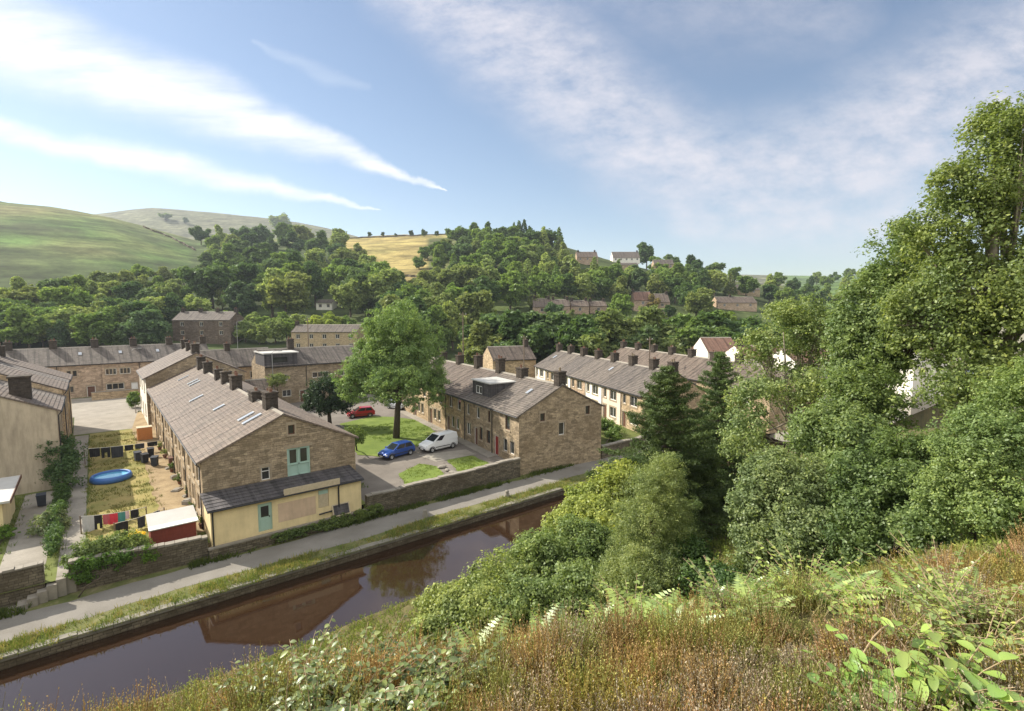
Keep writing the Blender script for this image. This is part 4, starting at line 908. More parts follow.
A = atv(114, 523.5, 44.6); B_ = atv(164, 508, 46.0)
washing('short washing line by the red shed with dark clothes', A, B_, [
    (.14, .8, 1.1, 'black', 'trousers', 'black trousers at the left end of the line by the red shed'), (.52, .5, .8, 'dark', 'shirt', 'dark shirt in the middle of the line by the red shed'), (.68, .35, .7, 'white', 'towel', 'white towel on the line by the red shed'), (.84, .45, .6, 'black', 'shirt', 'small black top at the right end of the line by the red shed')])
A = atv(84, 449, 68.); B_ = atv(163, 440, 70.)
washing('far garden washing line hung with black clothes', A, B_, [
    (.12, .9, .9, 'black', 'shirt', 'leftmost black top on the far washing line'), (.25, .8, 1.1, 'black', 'trousers', 'black trousers second from left on the far line'), (.39, 1.1, 1.2, 'dark', 'towel', 'large dark towel on the far washing line'),
    (.54, .8, .6, 'black', 'shirt', 'fourth black garment from the left on the far line'), (.68, .9, .55, 'dark', 'shirt', 'dark top right of middle on the far line'), (.85, 1.0, .5, 'black', 'towel', 'black towel at the right end of the far line')])
def simplebox(name, label, cat, p, size, m1, m2, group=None, rz=0., lid=True):
    r = tag(empty(name, (p[0], p[1], 1.0), rz), label, cat, group); b = MB(); w, d, h = size
    for k in range(4): b.box(-w/2, w/2, -d/2-.012, -d/2, h*k/4+.01, h*(k+1)/4-.015)
    b.box(-w/2, w/2, -d/2+.001, d/2, .01, h-.01); b.build('box', m1, r)
    if lid: b = MB(); b.box(-w/2-.04, w/2+.04, -d/2-.05, d/2+.04, h, h+.06); b.build('lid', m2, r)
    return r
M['orange'] = plain('orange_stained_wood', (.5, .2, .06), .7, var=.2)
simplebox('storage_box', 'orange wooden storage box against the white end block', 'storage box', P(145, 439, 1), (1.5, 1.1, 1.5), M['orange'], M['creamwood'])
simplebox('storage_box', 'dark brown box standing by the long terrace front', 'storage box', P(174, 468, 1), (.8, .8, 1.1), M['brownpaint'], M['brownpaint'])
def bin_(label, p, c):
    r = tag(empty('wheelie_bin', (p[0], p[1], 1.0), rnd.uniform(-.4, .4)), label, 'bin', 'wheelie bins along the garden'); b = MB()
    for z0, z1, a, b_ in ((.08, .95, .24, .29),):
        lo = [(-a, -a, z0), (a, -a, z0), (a, a, z0), (-a, a, z0)]; hi = [(-b_, -b_-.04, z1), (b_, -b_-.04, z1), (b_, b_, z1), (-b_, b_, z1)]
        for i in range(4): b.face([lo[i], lo[(i+1) % 4], hi[(i+1) % 4], hi[i]])
    b.build('body', c, r); b = MB(); b.obox((0, 0, .95), (1, 0, 0), (0, .99, .1), (0, -.1, .99), -.31, .31, -.36, .33, .01, .06); b.build('lid', c, r)
    for s in (-.2, .2): b = MB(); b.tube([(s-.03, .27, .1), (s+.03, .27, .1)], .1, 10); b.build('wheel', M['tyre'], r)
for i, (x, y) in enumerate(((138, 461), (145, 463), (155, 466), (151, 457), (42, 506))):
    bin_(['black wheelie bin nearest the far washing line', 'black wheelie bin in the middle of the three by the terrace', 'dark wheelie bin closest to the terrace wall', 'bin tucked behind the other bins by the terrace', 'black bin in the left yard below the leafy bush'][i], P(x, y, 1), cl['black'] if i % 2 else cl['dark'])
for i, (x, y, s) in enumerate(((166, 470, .6), (172, 480, .5), (178, 492, .7), (188, 505, .6), (184, 498, .5), (194, 520, .7))):
    p = P(x, y, 1); b = MB(); b.box(0, 1.3*s, 0, .9*s, 0, .1+.2*(i % 2)); b.box(.1, 1.1*s, .1, .8*s, .101+.2*(i % 2), .16+.2*(i % 2))
    o = b.build('paving_stack', M['cap' if i % 2 else 'concrete']); tag(o, ['pale stone slabs lying %s beside the terrace front' % w_ for w_ in ('near the farthest pots', 'by the brown box', 'half way along the terrace', 'near the drainpipe', 'next to the bench', 'behind the red shed')][i], 'slabs', 'stone slabs along the terrace'); o.location = (p[0], p[1], 1.004); o.rotation_euler.z = rnd.uniform(0, 1)
p = P(184, 541, 1); b = MB()
for k in range(5): b.obox((0, 0, 0), (1, 0, 0), (0, .3, .95), (0, -.95, .3), k*.18, k*.18+.12, 0, 1.1, 0, .03)
for k in (0.05, .95): b.obox((0, 0, 0), (1, 0, 0), (0, .3, .95), (0, -.95, .3), 0, .85, k, k+.08, -.05, -.002)
o = b.build('wooden_pallet', M['creamwood']); tag(o, 'pale wooden pallet leaning at the end of the red shed', 'pallet'); o.location = (p[0], p[1]+.3, 1.0)
# loose stones on the lower lawn
for i, (x, y, s) in enumerate(((442, 468, .55), (447, 471, .4), (453, 473.5, .5))):
    p = P(x, y, 1); b = MB()
    bm_ = [(.5*s, 0), (.62*s, .12), (.5*s, .3*s+.1), (.2*s, .42*s+.1), (0, .45*s+.1)]
    b.lathe((0, 0, 0), bm_, 7); o = b.build('boulder', M['cap']); tag(o, ['dark rock between the two small lawns, largest', 'middle stone of the row between the small lawns', 'stone nearest the towpath wall between the small lawns'][i], 'rock', 'rocks between the small lawns'); o.location = (p[0], p[1], 1.02); o.scale = (1.6, 1, .8); o.rotation_euler.z = i

# ------------------------------------------------------------------ foliage
def unit(a): return a/np.maximum(np.linalg.norm(a, axis=-1, keepdims=True), 1e-9)
def leaves(cent, rad, per, size, out_w=.7, up_w=.35, ctr=None, aspect=.6, jit=.35, rg=rng, droop=0.):
    """cent (n,3) clump centres; per leaves each; returns verts (m*4,3), quads"""
    n_ = len(cent); c = np.repeat(cent, per, 0); r_ = np.repeat(np.broadcast_to(rad, (n_,)), per)[:, None]
    d = unit(rg.normal(size=(len(c), 3))); rr_ = rg.random((len(c), 1))**.45
    pos = c+d*r_*rr_*np.array([1, 1, .75])
    outv = d if ctr is None else unit(unit(pos-ctr)*.5+d)
    nrm = unit(outv*out_w+rg.normal(size=d.shape)*jit+np.array([0, 0, up_w]))
    tan = unit(np.cross(nrm, rg.normal(size=d.shape))); 
    if droop: tan = unit(tan-np.array([0, 0, droop])); nrm = unit(np.cross(tan, np.cross(nrm, tan)))
    bi = np.cross(nrm, tan); s = size*(.6+.8*rg.random((len(c), 1)))
    v = np.stack([pos-tan*s*.5, pos+bi*s*aspect*.5-nrm*s*.06, pos+tan*s*.5, pos-bi*s*aspect*.5-nrm*s*.06], 1).reshape(-1, 3)
    return v, np.arange(len(v)).reshape(-1, 4)
def lobes_points(lobes, n_, rg, inner=.5):
    """sample clump centres in ellipsoid lobes [(c, r3)]"""
    vol = np.array([l[1][0]*l[1][1]+l[1][1]*l[1][2]+l[1][0]*l[1][2] for l in lobes]); k = rg.choice(len(lobes), n_, p=vol/vol.sum())
    C_ = np.array([l[0] for l in lobes])[k]; R_ = np.array([l[1] for l in lobes])[k]
    d = unit(rg.normal(size=(n_, 3))); d[:, 2] = np.where((d[:, 2] < -.5) & (rg.random(n_) < .5), -d[:, 2], d[:, 2])
    f = inner+(1.05-inner)*rg.random((n_, 1))**.6
    return C_+d*R_*f
def far_tree(seed, kind):
    rg = np.random.default_rng(seed); V_ = []; Q_ = []; MI = []; off = 0
    if kind == 'conifer':
        for z in np.linspace(.12, .99, 26):
            R_ = .27*(1-z)**.8+.015; k = max(3, int(26*(1-z))+3); a = rg.random(k)*6.28
            cc = np.stack([np.cos(a)*R_*rg.uniform(.5, 1.05, k), np.sin(a)*R_*rg.uniform(.5, 1.05, k), np.full(k, z)+rg.normal(size=k)*.012], 1)
            v, q_ = leaves(cc, .035, 7, .055, .6, .2, rg=rg, droop=.3); V_.append(v); Q_.append(q_+off); MI.append(np.zeros(len(q_))); off += len(v)
    else:
        el = {'round': (.40, .44), 'tall': (.27, .46), 'wide': (.52, .40), 'bush': (.5, .5)}[kind]; lob = []
        nl = 20
        for i in range(nl):
            d = unit(rg.normal(size=3)); zc = 1-el[1]; d = d*rg.uniform(.55, 1.2)
            lob.append((np.array([d[0]*el[0]*.62, d[1]*el[0]*.62, zc+d[2]*el[1]*.62]), np.array([1, 1, rg.uniform(.6, 1.1)])*rg.uniform(.24, .5)*min(el)))
        cc = lobes_points(lob, 420, rg, .7); cc = cc[cc[:, 2] > .03]
        v, q_ = leaves(cc, .05, 14, .05, .7, .25, ctr=np.array([0, 0, .45]), rg=rg); V_.append(v); Q_.append(q_); MI.append(np.zeros(len(q_))); off = len(v)
        for l in lob[:nl]:   # inner leaf mass
            a = unit(rg.normal(size=(60, 3))); v, q_ = leaves(l[0]+a*l[1]*.55, .02, 2, .14, .9, .1, rg=rg); V_.append(v); Q_.append(q_+off); MI.append(np.zeros(len(q_))); off += len(v)
    b = MB(); b.tube([(0, 0, -.15), (.005, 0, .2), (0, .01, .6 if kind != 'conifer' else .95)], [.03, .022, .006], 5)
    v = np.array(b.v); q_ = np.array([f for f in b.f if len(f) == 4]); V_.append(v); Q_.append(q_+off); MI.append(np.ones(len(q_)))
    return fastmesh('tree', np.concatenate(V_), np.concatenate(Q_), [M['leaf'], M['bark']], np.concatenate(MI))
FT = {'round': [far_tree(s, 'round') for s in (1, 2, 3)], 'tall': [far_tree(s, 'tall') for s in (4, 5)], 'wide': [far_tree(s, 'wide') for s in (6, 7)], 'bush': [far_tree(8, 'bush'), far_tree(12, 'bush')], 'conifer': [far_tree(9, 'conifer'), far_tree(10, 'conifer')]}
GREENS = {'mid': (.125, .185, .05), 'dark': (.07, .115, .04), 'pale': (.20, .25, .09), 'yellow': (.22, .27, .06), 'blue': (.085, .13, .06), 'olive': (.155, .19, .07), 'brown': (.2, .17, .08)}
TK = 1.65
COUNT = 0
def put_tree(kind, u, v, h, tint, label, group, spread=1., z=None, cat='tree', name=None):
    global COUNT
    me = FT[kind][rnd.randrange(len(FT[kind]))]
    o = link(name or {'conifer': 'conifer_tree', 'bush': 'shrub'}.get(kind, 'broadleaf_tree'), me); z = float(zv(u, v)) if z is None else z
    o.location = (u, v, z-.15); s = h*spread; o.scale = (s*rnd.uniform(.9, 1.1), s*rnd.uniform(.9, 1.1), h); o.rotation_euler.z = rnd.uniform(0, 6.28)
    c = GREENS[tint]; j = rnd.uniform(.88, 1.12); o.color = (c[0]*j*1.6, c[1]*j*1.58, c[2]*j*1.6, 1)
    tag(o, label, cat, group); COUNT += 1; return o
def hit(px_, py_):
    lo = None
    for dep in np.geomspace(60, 1200, 260):
        g_ = G2(px_, dep); zr = D(px_, py_, dep*math.cos(0))  # near enough for survey
        if zr[2] <= float(zv(g_[0], g_[1])): return g_, dep
    return None, None
HALL = []
def forest(poly_rows, hmin, hmax, kinds, tints, labelf, group, jitter=3., mind=.46, ylim=None):
    """rows: (py, px0, px1, step)"""
    for (py, a, b_, st) in poly_rows:
        x = a+rnd.uniform(0, st)
        while x < b_:
            yy = py+rnd.uniform(-jitter, jitter); g_, dep = hit(x, yy) if not (570 < x < 648 and 256 < py < 292) else hit(x, 292)
            if g_ is not None and dep < 900:
                h = rnd.uniform(hmin, hmax)*(.45 if (525 < x < 612 or 626 < x < 678) and yy > 306 else 1.)
                if 708 < x < 770 and 300 < yy < 330: x += st; continue
                if all((g_[0]-q_[0])**2+(g_[1]-q_[1])**2 > (mind*.5*(h+q_[2])*.62)**2 for q_ in HALL[-90:]):
                    k = rnd.choice(kinds); t = rnd.choice(tints); HALL.append((g_[0], g_[1], h))
                    put_tree(k, g_[0], g_[1], h, t, labelf(k, t, x, py), group, {'tall': 1.0}.get(k, 1.1))
            x += st*rnd.uniform(.8, 1.25)
tn = {'mid': 'mid green', 'dark': 'dark green', 'pale': 'pale green', 'yellow': 'yellow-green', 'blue': 'blue-green', 'olive': 'olive green', 'brown': 'brownish'}
kn = {'round': 'rounded tree', 'tall': 'narrow tree', 'wide': 'spreading tree', 'bush': 'low shrub', 'conifer': 'pointed conifer'}
def lf(where, cuts):
    names = [w for _, w in cuts]
    def f(k, t, x, py):
        w = next((w for c, w in cuts if x < c), names[-1]); return '%s %s %s, %s' % (tn[t], kn[k], where, w)
    return f
# left belt
LB = lf('below the grassy hill', [(40, 'at the left edge'), (90, 'above the left roofs'), (140, 'left of the dark slope terrace'), (190, 'above the dark slope terrace'), (400, 'right end')])
forest([(352, -60, 160, 17), (344, -60, 165, 16), (335, -60, 175, 17), (325, -60, 200, 18), (314, -40, 225, 19)], 9.5, 13.5, ['round', 'wide', 'round', 'tall'], ['mid', 'mid', 'dark', 'olive', 'pale', 'blue'], LB, 'trees in the belt below the grassy hill')
forest([(301, 75, 235, 23), (287, 140, 235, 24)], 9, 12.5, ['round', 'wide'], ['mid', 'pale', 'olive'], LB, 'trees in the belt below the grassy hill')
# middle woods
MW = lf('in the wood above the buff flats', [(240, 'left side'), (290, 'centre left'), (330, 'centre right'), (600, 'by the golden field')])
forest([(322, 232, 290, 16), (318, 335, 400, 17), (306, 210, 385, 20), (294, 205, 378, 21), (282, 205, 375, 21), (270, 200, 362, 21), (259, 200, 352, 20), (249, 205, 345, 20)], 15, 21, ['round', 'wide', 'round', 'tall'], ['mid', 'dark', 'olive', 'pale', 'mid', 'blue'], MW, 'trees in the wood above the buff flats')
forest([(336, 232, 350, 15), (344, 236, 288, 13)], 6, 9, ['bush', 'round'], ['yellow', 'mid', 'pale'], MW, 'trees in the wood above the buff flats')
# gully left of wooded hill
forest([(352, 420, 470, 14), (343, 395, 480, 15), (330, 380, 480, 17), (316, 385, 470, 18), (302, 400, 480, 18)], 13, 18, ['round', 'wide', 'tall'], ['mid', 'dark', 'olive', 'pale'], lf('in the gully behind the ash tree', [(430, 'left'), (520, 'right')]), 'trees in the gully behind the ash tree')
RH = lf('on the wooded right-hand hill', [(490, 'at its left edge'), (540, 'left of the hillside houses'), (590, 'below the stone villa'), (650, 'below the wide cream house'), (705, 'right of the hillside houses'), (900, 'at its right end')])
RHt = ['mid', 'dark', 'olive', 'blue', 'mid', 'pale']
forest([(247, 470, 520, 15), (251, 455, 560, 14), (259, 440, 575, 15), (268, 432, 600, 16), (278, 436, 700, 17), (288, 440, 720, 18), (299, 470, 780, 19), (312, 470, 540, 20)], 14, 19, ['round', 'tall', 'wide', 'round', 'conifer'], RHt, RH, 'trees on the wooded right-hand hill', mind=.5)
forest([(274, 648, 665, 11), (275, 676, 720, 13), (322, 540, 780, 22), (283, 575, 690, 15), (293, 575, 700, 16), (304, 540, 705, 18), (283, 690, 790, 15), (292, 690, 715, 15), (291, 765, 850, 15), (300, 762, 880, 16), (310, 765, 880, 17)], 12, 16, ['round', 'wide', 'tall'], RHt, RH, 'trees on the wooded right-hand hill', mind=.5)
forest([(283, 800, 900, 14), (290, 870, 1000, 16)], 13, 18, ['round', 'wide'], ['mid', 'pale', 'olive'], lf('on the far slope beyond the tall right-hand trees', [(2000, 'between crowns')]), 'trees on the far right slope')
def one(px_, py_, ptop, kind, tint, label, cat='tree', spread=1., group=None):
    g_ = None
    while g_ is None: g_, dep = hit(px_, py_); py_ += 1.5
    h = D(px_, ptop, dep)[2]-float(zv(*g_)); return put_tree(kind, g_[0], g_[1], h, tint, label, group, spread)
one(645, 262, 241, 'round', 'dark', 'lone round tree on the skyline right of the cream hillside house', spread=.95)
for i, (x, t) in enumerate(((514, 224), (519, 222), (524, 221), (529, 227), (497, 229), (503, 230))):
    one(x, 243, t, 'conifer', 'dark', 'dark spruce of the skyline clump, %s' % ['leftmost tall one', 'second tall one', 'tallest one', 'right-hand one', 'small one far left', 'small one beside the gap'][i], group='spruces on the skyline', spread=1.)
for i, (x, y, t, k) in enumerate(((426, 262, 246, 'round'), (436, 264, 241, 'round'), (420, 270, 257, 'bush'), (448, 262, 243, 'tall'), (441, 273, 254, 'round'), (389, 273, 266, 'bush'), (404, 290, 280, 'bush'), (452, 285, 262, 'tall'))):
    one(x, y, t, k, 'dark' if i % 2 else 'mid', 'tree in the small group on the golden field, %s' % ['left one', 'second from left', 'low front one', 'right tall one', 'front middle one', 'lone low shrub left of the group', 'low shrub below the field', 'tall one near the track'][i], group='trees on the golden field', spread=1.05)
for i, (x, t, k) in enumerate(((372, 233, 'bush'), (398, 234, 'bush'), (413, 231, 'round'), (426, 230, 'bush'), (438, 232, 'bush'), (460, 229, 'wide'), (472, 231, 'bush'), (385, 233, 'bush'), (484, 229, 'bush'))):
    one(x, 238, t, k, 'dark', 'small dark tree %s along the crest of the golden field' % ['first', 'third', 'fourth', 'fifth', 'sixth', 'seventh', 'eighth', 'second', 'ninth'][i], group='trees along the golden field crest')
one(285, 236, 214, 'wide', 'pale', 'pale spreading tree alone on the skyline above the middle woods'); one(172, 224, 214, 'wide', 'mid', 'broad dark tree clump on the left skyline behind the grassy ridge', spread=1.6)
one(192, 226, 219, 'bush', 'dark', 'small dark bush right of the skyline clump')
# dark band behind the terraces
for i, x in enumerate(np.linspace(484, 782, 17)):
    dep = 122+rnd.uniform(-4, 8)+(i > 11)*4; g_ = G2(x+rnd.uniform(-4, 4), dep); top = np.interp(x, [484, 500, 600, 700, 740, 790], [322, 310, 308, 311, 315, 330])+rnd.uniform(-3, 4)
    z = float(zv(*g_)); h = D(x, top, dep)[2]-z
    put_tree(rnd.choice(['wide', 'round']), g_[0], g_[1], h, rnd.choice(['mid', 'dark', 'blue', 'dark', 'olive']), 'broad tree in the dark band behind the terraces, %s' % ('%s from the left' % ['first', 'second', 'third', 'fourth', 'fifth', 'sixth', 'seventh', 'eighth', 'ninth', 'tenth', 'eleventh', 'twelfth', 'thirteenth', 'fourteenth', 'fifteenth', 'sixteenth', 'seventeenth'][i]), 'trees in the band behind the terraces', 1.25)
for i, x in enumerate(np.linspace(490, 775, 11)):
    dep = 137; g_ = G2(x, dep); z = float(zv(*g_)); h = D(x, 314+rnd.uniform(-3, 4), dep)[2]-z
    put_tree('wide', g_[0], g_[1], max(6, h), rnd.choice(['mid', 'dark']), 'broad tree behind the front row of the dark tree band', 'second row of the tree band behind the terraces', 1.2)
one(690, 312, 280, 'wide', 'dark', 'big dark domed tree left of the grey bungalow', spread=1.2); one(768, 305, 283, 'round', 'dark', 'dark tree right of the pale roofed house', spread=1.1)
one(652, 313, 294, 'wide', 'brown', 'brownish ivy-clad tree left of the big-chimneyed house', spread=1.1)

def fieldwall(label, pts, h=1.3):
    W_ = []
    for i in range(len(pts)-1):
        for t in np.linspace(0, 1, 14)[:-1]: W_.append(np.array(pts[i])*(1-t)+np.array(pts[i+1])*t)
    W_.append(np.array(pts[-1])); b = MB(); P_ = []
    for (x, y) in W_:
        g_, dep = hit(x, y)
        if g_ is not None: P_.append((g_[0], g_[1], float(zv(*g_))))
    for i in range(len(P_)-1):
        a = Vector(P_[i]); c = Vector(P_[i+1]); d = (c-a); L = Vector((d.x, d.y, 0)).length
        if L > 60 or L < .5: continue
        X = d/d.length; Y = Vector((-X.y, X.x, 0)).normalized(); b.obox(a, X, Y, (0, 0, 1), 0, d.length, -.35, .35, -.8, h+rnd.uniform(-.25, .15))
    if b.v: tag(b.build('field_wall', M['drywall']), label, 'wall', 'dry stone walls on the hills')
fieldwall('dry stone wall running along the crest of the left grassy hill', [(0, 201.5), (60, 208), (118, 218)])
fieldwall('dry stone wall slanting down the left grassy hill', [(150, 229), (178, 240), (200, 252)])
fieldwall('dry stone wall along the top edge of the golden field', [(352, 240), (400, 238), (450, 236)])
fieldwall('dry stone wall crossing the golden field below the tree group', [(385, 276), (430, 279), (450, 288)])
# ------------------------------------------------------------------ near trees
def near_tree(name, label, cat, base, lobes, nclump, per, lsize, tint, clump=.5, bark='bark', trunk_r=.25, group=None, limbs=7, leafm='leafnear', seed=1, inner=.45, droop=0., aspect=.6, crown_name='crown', skirt=None, out_w=.7, up_w=.35):
    rg = np.random.default_rng(seed); base = np.array(base, float); root = tag(empty(name, base), label, cat, group)
    lob = [(np.array(c)-base, np.array(r_)) for c, r_ in lobes]
    # break each lobe into smaller ones
    sub = []
    for c, r_ in lob:
        for i in range(13):
            d = unit(rg.normal(size=3)); sub.append((c+d*r_*rg.uniform(.45, .8), r_*rg.uniform(.26, .46)))
    cc = np.concatenate([lobes_points(sub, int(nclump*.85), rg, inner), lobes_points(lob, int(nclump*.35), rg, .3), lobes_points([(l[0], l[1]*rg.uniform(1.05, 1.25)) for l in sub], int(nclump*.12), rg, .95)]); cc = cc[cc[:, 2] > .2]
    ctr = np.mean([l[0] for l in lob], 0)
    cr = clump*(.6+.7*rg.random(len(cc))); cr[-int(nclump*.12):] *= .5
    v, q_ = leaves(cc, cr, per, lsize, out_w, up_w, ctr=ctr, rg=rg, droop=droop, aspect=aspect)
    o = link(crown_name, fastmesh(crown_name, v, q_, M[leafm]), root); o.color = (*[min(.9, c*TK) for c in tint], 1)
    b = MB(); top = ctr+np.array([0, 0, (max(l[0][2] for l in lob)-ctr[2])*.6])
    wob = rg.normal(size=3)*np.array([.3, .3, 0]); pts = [np.array([0, 0, -.4]), ctr*.25+wob*.4, ctr*.55+wob, ctr*.8, top]; pts[1][2] = top[2]*.3; pts[2][2] = top[2]*.5; pts[3][2] = top[2]*.75
    b.tube(pts, [trunk_r*1.25, trunk_r, trunk_r*.8, trunk_r*.5, trunk_r*.15], 9)
    t = b.build('trunk', M[bark], root, smooth=True)
    for i in range(limbs):
        l = sub[rg.integers(len(sub))][0]; k = rg.uniform(.2, .65); s = np.array(pts[1])*(1-k)+np.array(pts[3])*k
        mid = s*.45+l*.55+np.array([0, 0, -.1*abs(l[2]-s[2])])+rg.normal(size=3)*.15; lb = MB(); lr = trunk_r*.42
        lb.tube([s, (s+mid)/2+rg.normal(size=3)*.1, mid, l], [lr, lr*.75, lr*.5, lr*.15], 6)
        for j in range(5):
            tt = cc[np.argsort(np.linalg.norm(cc-l, axis=1))[rg.integers(min(40, len(cc)))]]; lb.tube([mid, (mid+tt)/2+rg.normal(size=3)*.1, tt], [lr*.3, lr*.2, lr*.06], 4, cap=False)
        lb.build('limb', M[bark], root, smooth=True)
    return root
def lobe(px_, py_, w, h, dep, thick=None, sf=1.):
    c = D(px_, py_, dep); rx = w/2*dep/F; rz = h/2*dep/F; return (c, (rx*.95, rx*.95 if thick is None else thick, rz))
def gbase(px_, dep, side=None):
    g_ = G2(px_, dep); z = float(zs(*g_)) if g_[1] < 26 else (0. if g_[1] < 39.6 else 1.); return (g_[0], g_[1], z)
# the big ash on the lawn
p = P(396, 438, 1)
near_tree('ash_tree', 'big round-crowned ash tree standing on the lawn behind the blue car', 'tree', (p[0], p[1], 1.), [lobe(397, 350, 96, 88, 63), lobe(368, 370, 58, 66, 62), lobe(426, 366, 52, 76, 63.5), lobe(396, 326, 66, 46, 63), lobe(354, 388, 34, 40, 61.5), lobe(400, 384, 80, 52, 60), lobe(436, 388, 28, 46, 63), lobe(400, 370, 90, 70, 66)],
          2100, 40, .24, (.12, .18, .07), .58, trunk_r=.36, limbs=9, seed=21, aspect=.45, bark='bark', droop=.35)
near_tree('holly_tree', 'dark low-branching tree beside the red car', 'tree', (*P(330, 425, 1)[:2], 1.), [lobe(327, 394, 44, 44, 70), lobe(345, 400, 26, 34, 69), lobe(312, 400, 22, 28, 71)], 420, 36, .22, (.028, .048, .022), .5, seed=22)
near_tree('lawn_bush', 'light green rounded bush at the lawn corner beside the stone gable', 'bush', (*P(357, 450, 1)[:2], 1.), [lobe(354, 436, 26, 22, 55.5), lobe(347, 440, 16, 16, 55)], 190, 36, .14, (.10, .14, .035), .3, trunk_r=.08, seed=23, limbs=3)
near_tree('garden_tree', 'leafy bush tree in front of the tan gable at the left', 'tree', (*P(62, 498, 1)[:2], 1.), [lobe(58, 452, 46, 36, 47), lobe(50, 468, 34, 34, 46.5), lobe(68, 476, 26, 40, 46)], 460, 40, .16, (.055, .095, .035), .42, trunk_r=.1, seed=24, limbs=5)
near_tree('buddleia_bush', 'greyish buddleia bush beside the concrete garden path', 'bush', (*P(50, 560, 1)[:2], 1.), [lobe(50, 524, 34, 26, 37.5), lobe(42, 536, 26, 22, 37), lobe(56, 545, 20, 34, 36.5)], 300, 34, .15, (.15, .18, .095), .32, trunk_r=.07, seed=25, limbs=5)
near_tree('conifer_bush', 'bright green conifer bush in the bottom left yard', 'bush', (*P(4, 558, 1)[:2], 1.), [lobe(2, 542, 28, 32, 36), lobe(-8, 540, 22, 28, 36)], 300, 50, .10, (.10, .17, .02), .22, trunk_r=.08, seed=26, limbs=3)
near_tree('yellow_bush', 'bright yellow-leaved bush beside the red shed', 'bush', (3.05-2.0, 40.9, 1.), [lobe(134, 541, 26, 15, 35.5)], 150, 40, .10, (.42, .36, .05), .22, trunk_r=.05, seed=27, limbs=3)
near_tree('garden_hedge', 'loose pale green hedge overhanging the garden wall', 'hedge', (*P(95, 560, 1)[:2], 1.), [((-1.0, 40.7, 1.9), (1.1, .8, .9)), ((.4, 40.9, 1.9), (1.2, .8, .8)), ((1.4, 40.5, 1.8), (.8, .6, .5))], 330, 36, .13, (.11, .15, .05), .3, trunk_r=.05, seed=28, limbs=4)
near_tree('wall_ivy', 'green ivy hanging over the garden wall by the steps', 'ivy', (*P(75, 590, .5)[:2], .2), [((-1.2, 39.65, 1.3), (1.0, .35, .8)), ((.3, 39.6, 1.45), (1.1, .32, .6)), ((2.0, 39.55, 1.3), (.5, .28, .7))], 230, 34, .12, (.07, .13, .02), .22, trunk_r=.04, seed=29, limbs=3)
near_tree('garden_hedge', 'narrow hedge running up the side of the concrete path', 'hedge', (-2.9, 47, 1.), [((-2.9, 45, 1.7), (.4, 2.2, .8)), ((-2.9, 50, 1.8), (.5, 2.4, .9)), ((-2.9, 55, 1.8), (.45, 2.2, .9))], 300, 34, .13, (.06, .10, .03), .28, trunk_r=.05, seed=30, limbs=3)
near_tree('lane_bush', 'round green bush beside the far white-fronted block', 'bush', (*P(136, 414, 1)[:2], 1.), [lobe(135, 400, 13, 17, 84)], 120, 30, .2, (.10, .15, .03), .4, trunk_r=.06, seed=31, limbs=2)
near_tree('house_bush', 'green shrub behind the corner house near the cream terrace', 'bush', (*P(604, 445, 1)[:2], 1.), [lobe(606, 428, 24, 22, 66), lobe(616, 434, 20, 18, 63)], 170, 34, .18, (.09, .14, .035), .4, trunk_r=.06, seed=32, limbs=2)
near_tree('climber', 'pale climbing shrub on the dark three-storey block', 'bush', (*P(276, 404, 1)[:2], 1.), [lobe(278, 380, 24, 14, 83)], 110, 30, .18, (.11, .14, .05), .4, trunk_r=.06, seed=33, limbs=3)
for i, (x, y, s) in enumerate(((165, 458, .6), (172, 472, .5), (180, 484, .6), (189, 497, .5), (195, 512, .55), (160, 450, .6), (202, 528, .5))):
    q0 = P(x, y, 1)
    pr = tag(empty('potted_plant', (q0[0], q0[1], 1.0)), 'potted plant along the long terrace front, %s' % ['third', 'fourth', 'fifth', 'sixth', 'seventh', 'second and smallest', 'nearest the lean-to'][i]+' from the far end' * (i != 6), 'potted plant', 'potted plants along the terrace front')
    b = MB(); b.lathe((0, 0, 0), [(.14, 0), (.2, .3), (.23, .32), (.23, .38), (.18, .38), (.17, .33), (0, .33)], 10); b.build('pot', M['pot'], pr)
    v, q_ = leaves(np.array([[0, 0, .38+s*.5]])+rng.normal(size=(30, 3))*s*.3, .12, 16, .1); o = link('foliage', fastmesh('foliage', v, q_, M['leafnear']), pr); o.color = (*GREENS[rnd.choice(['mid', 'pale', 'yellow'])], 1)

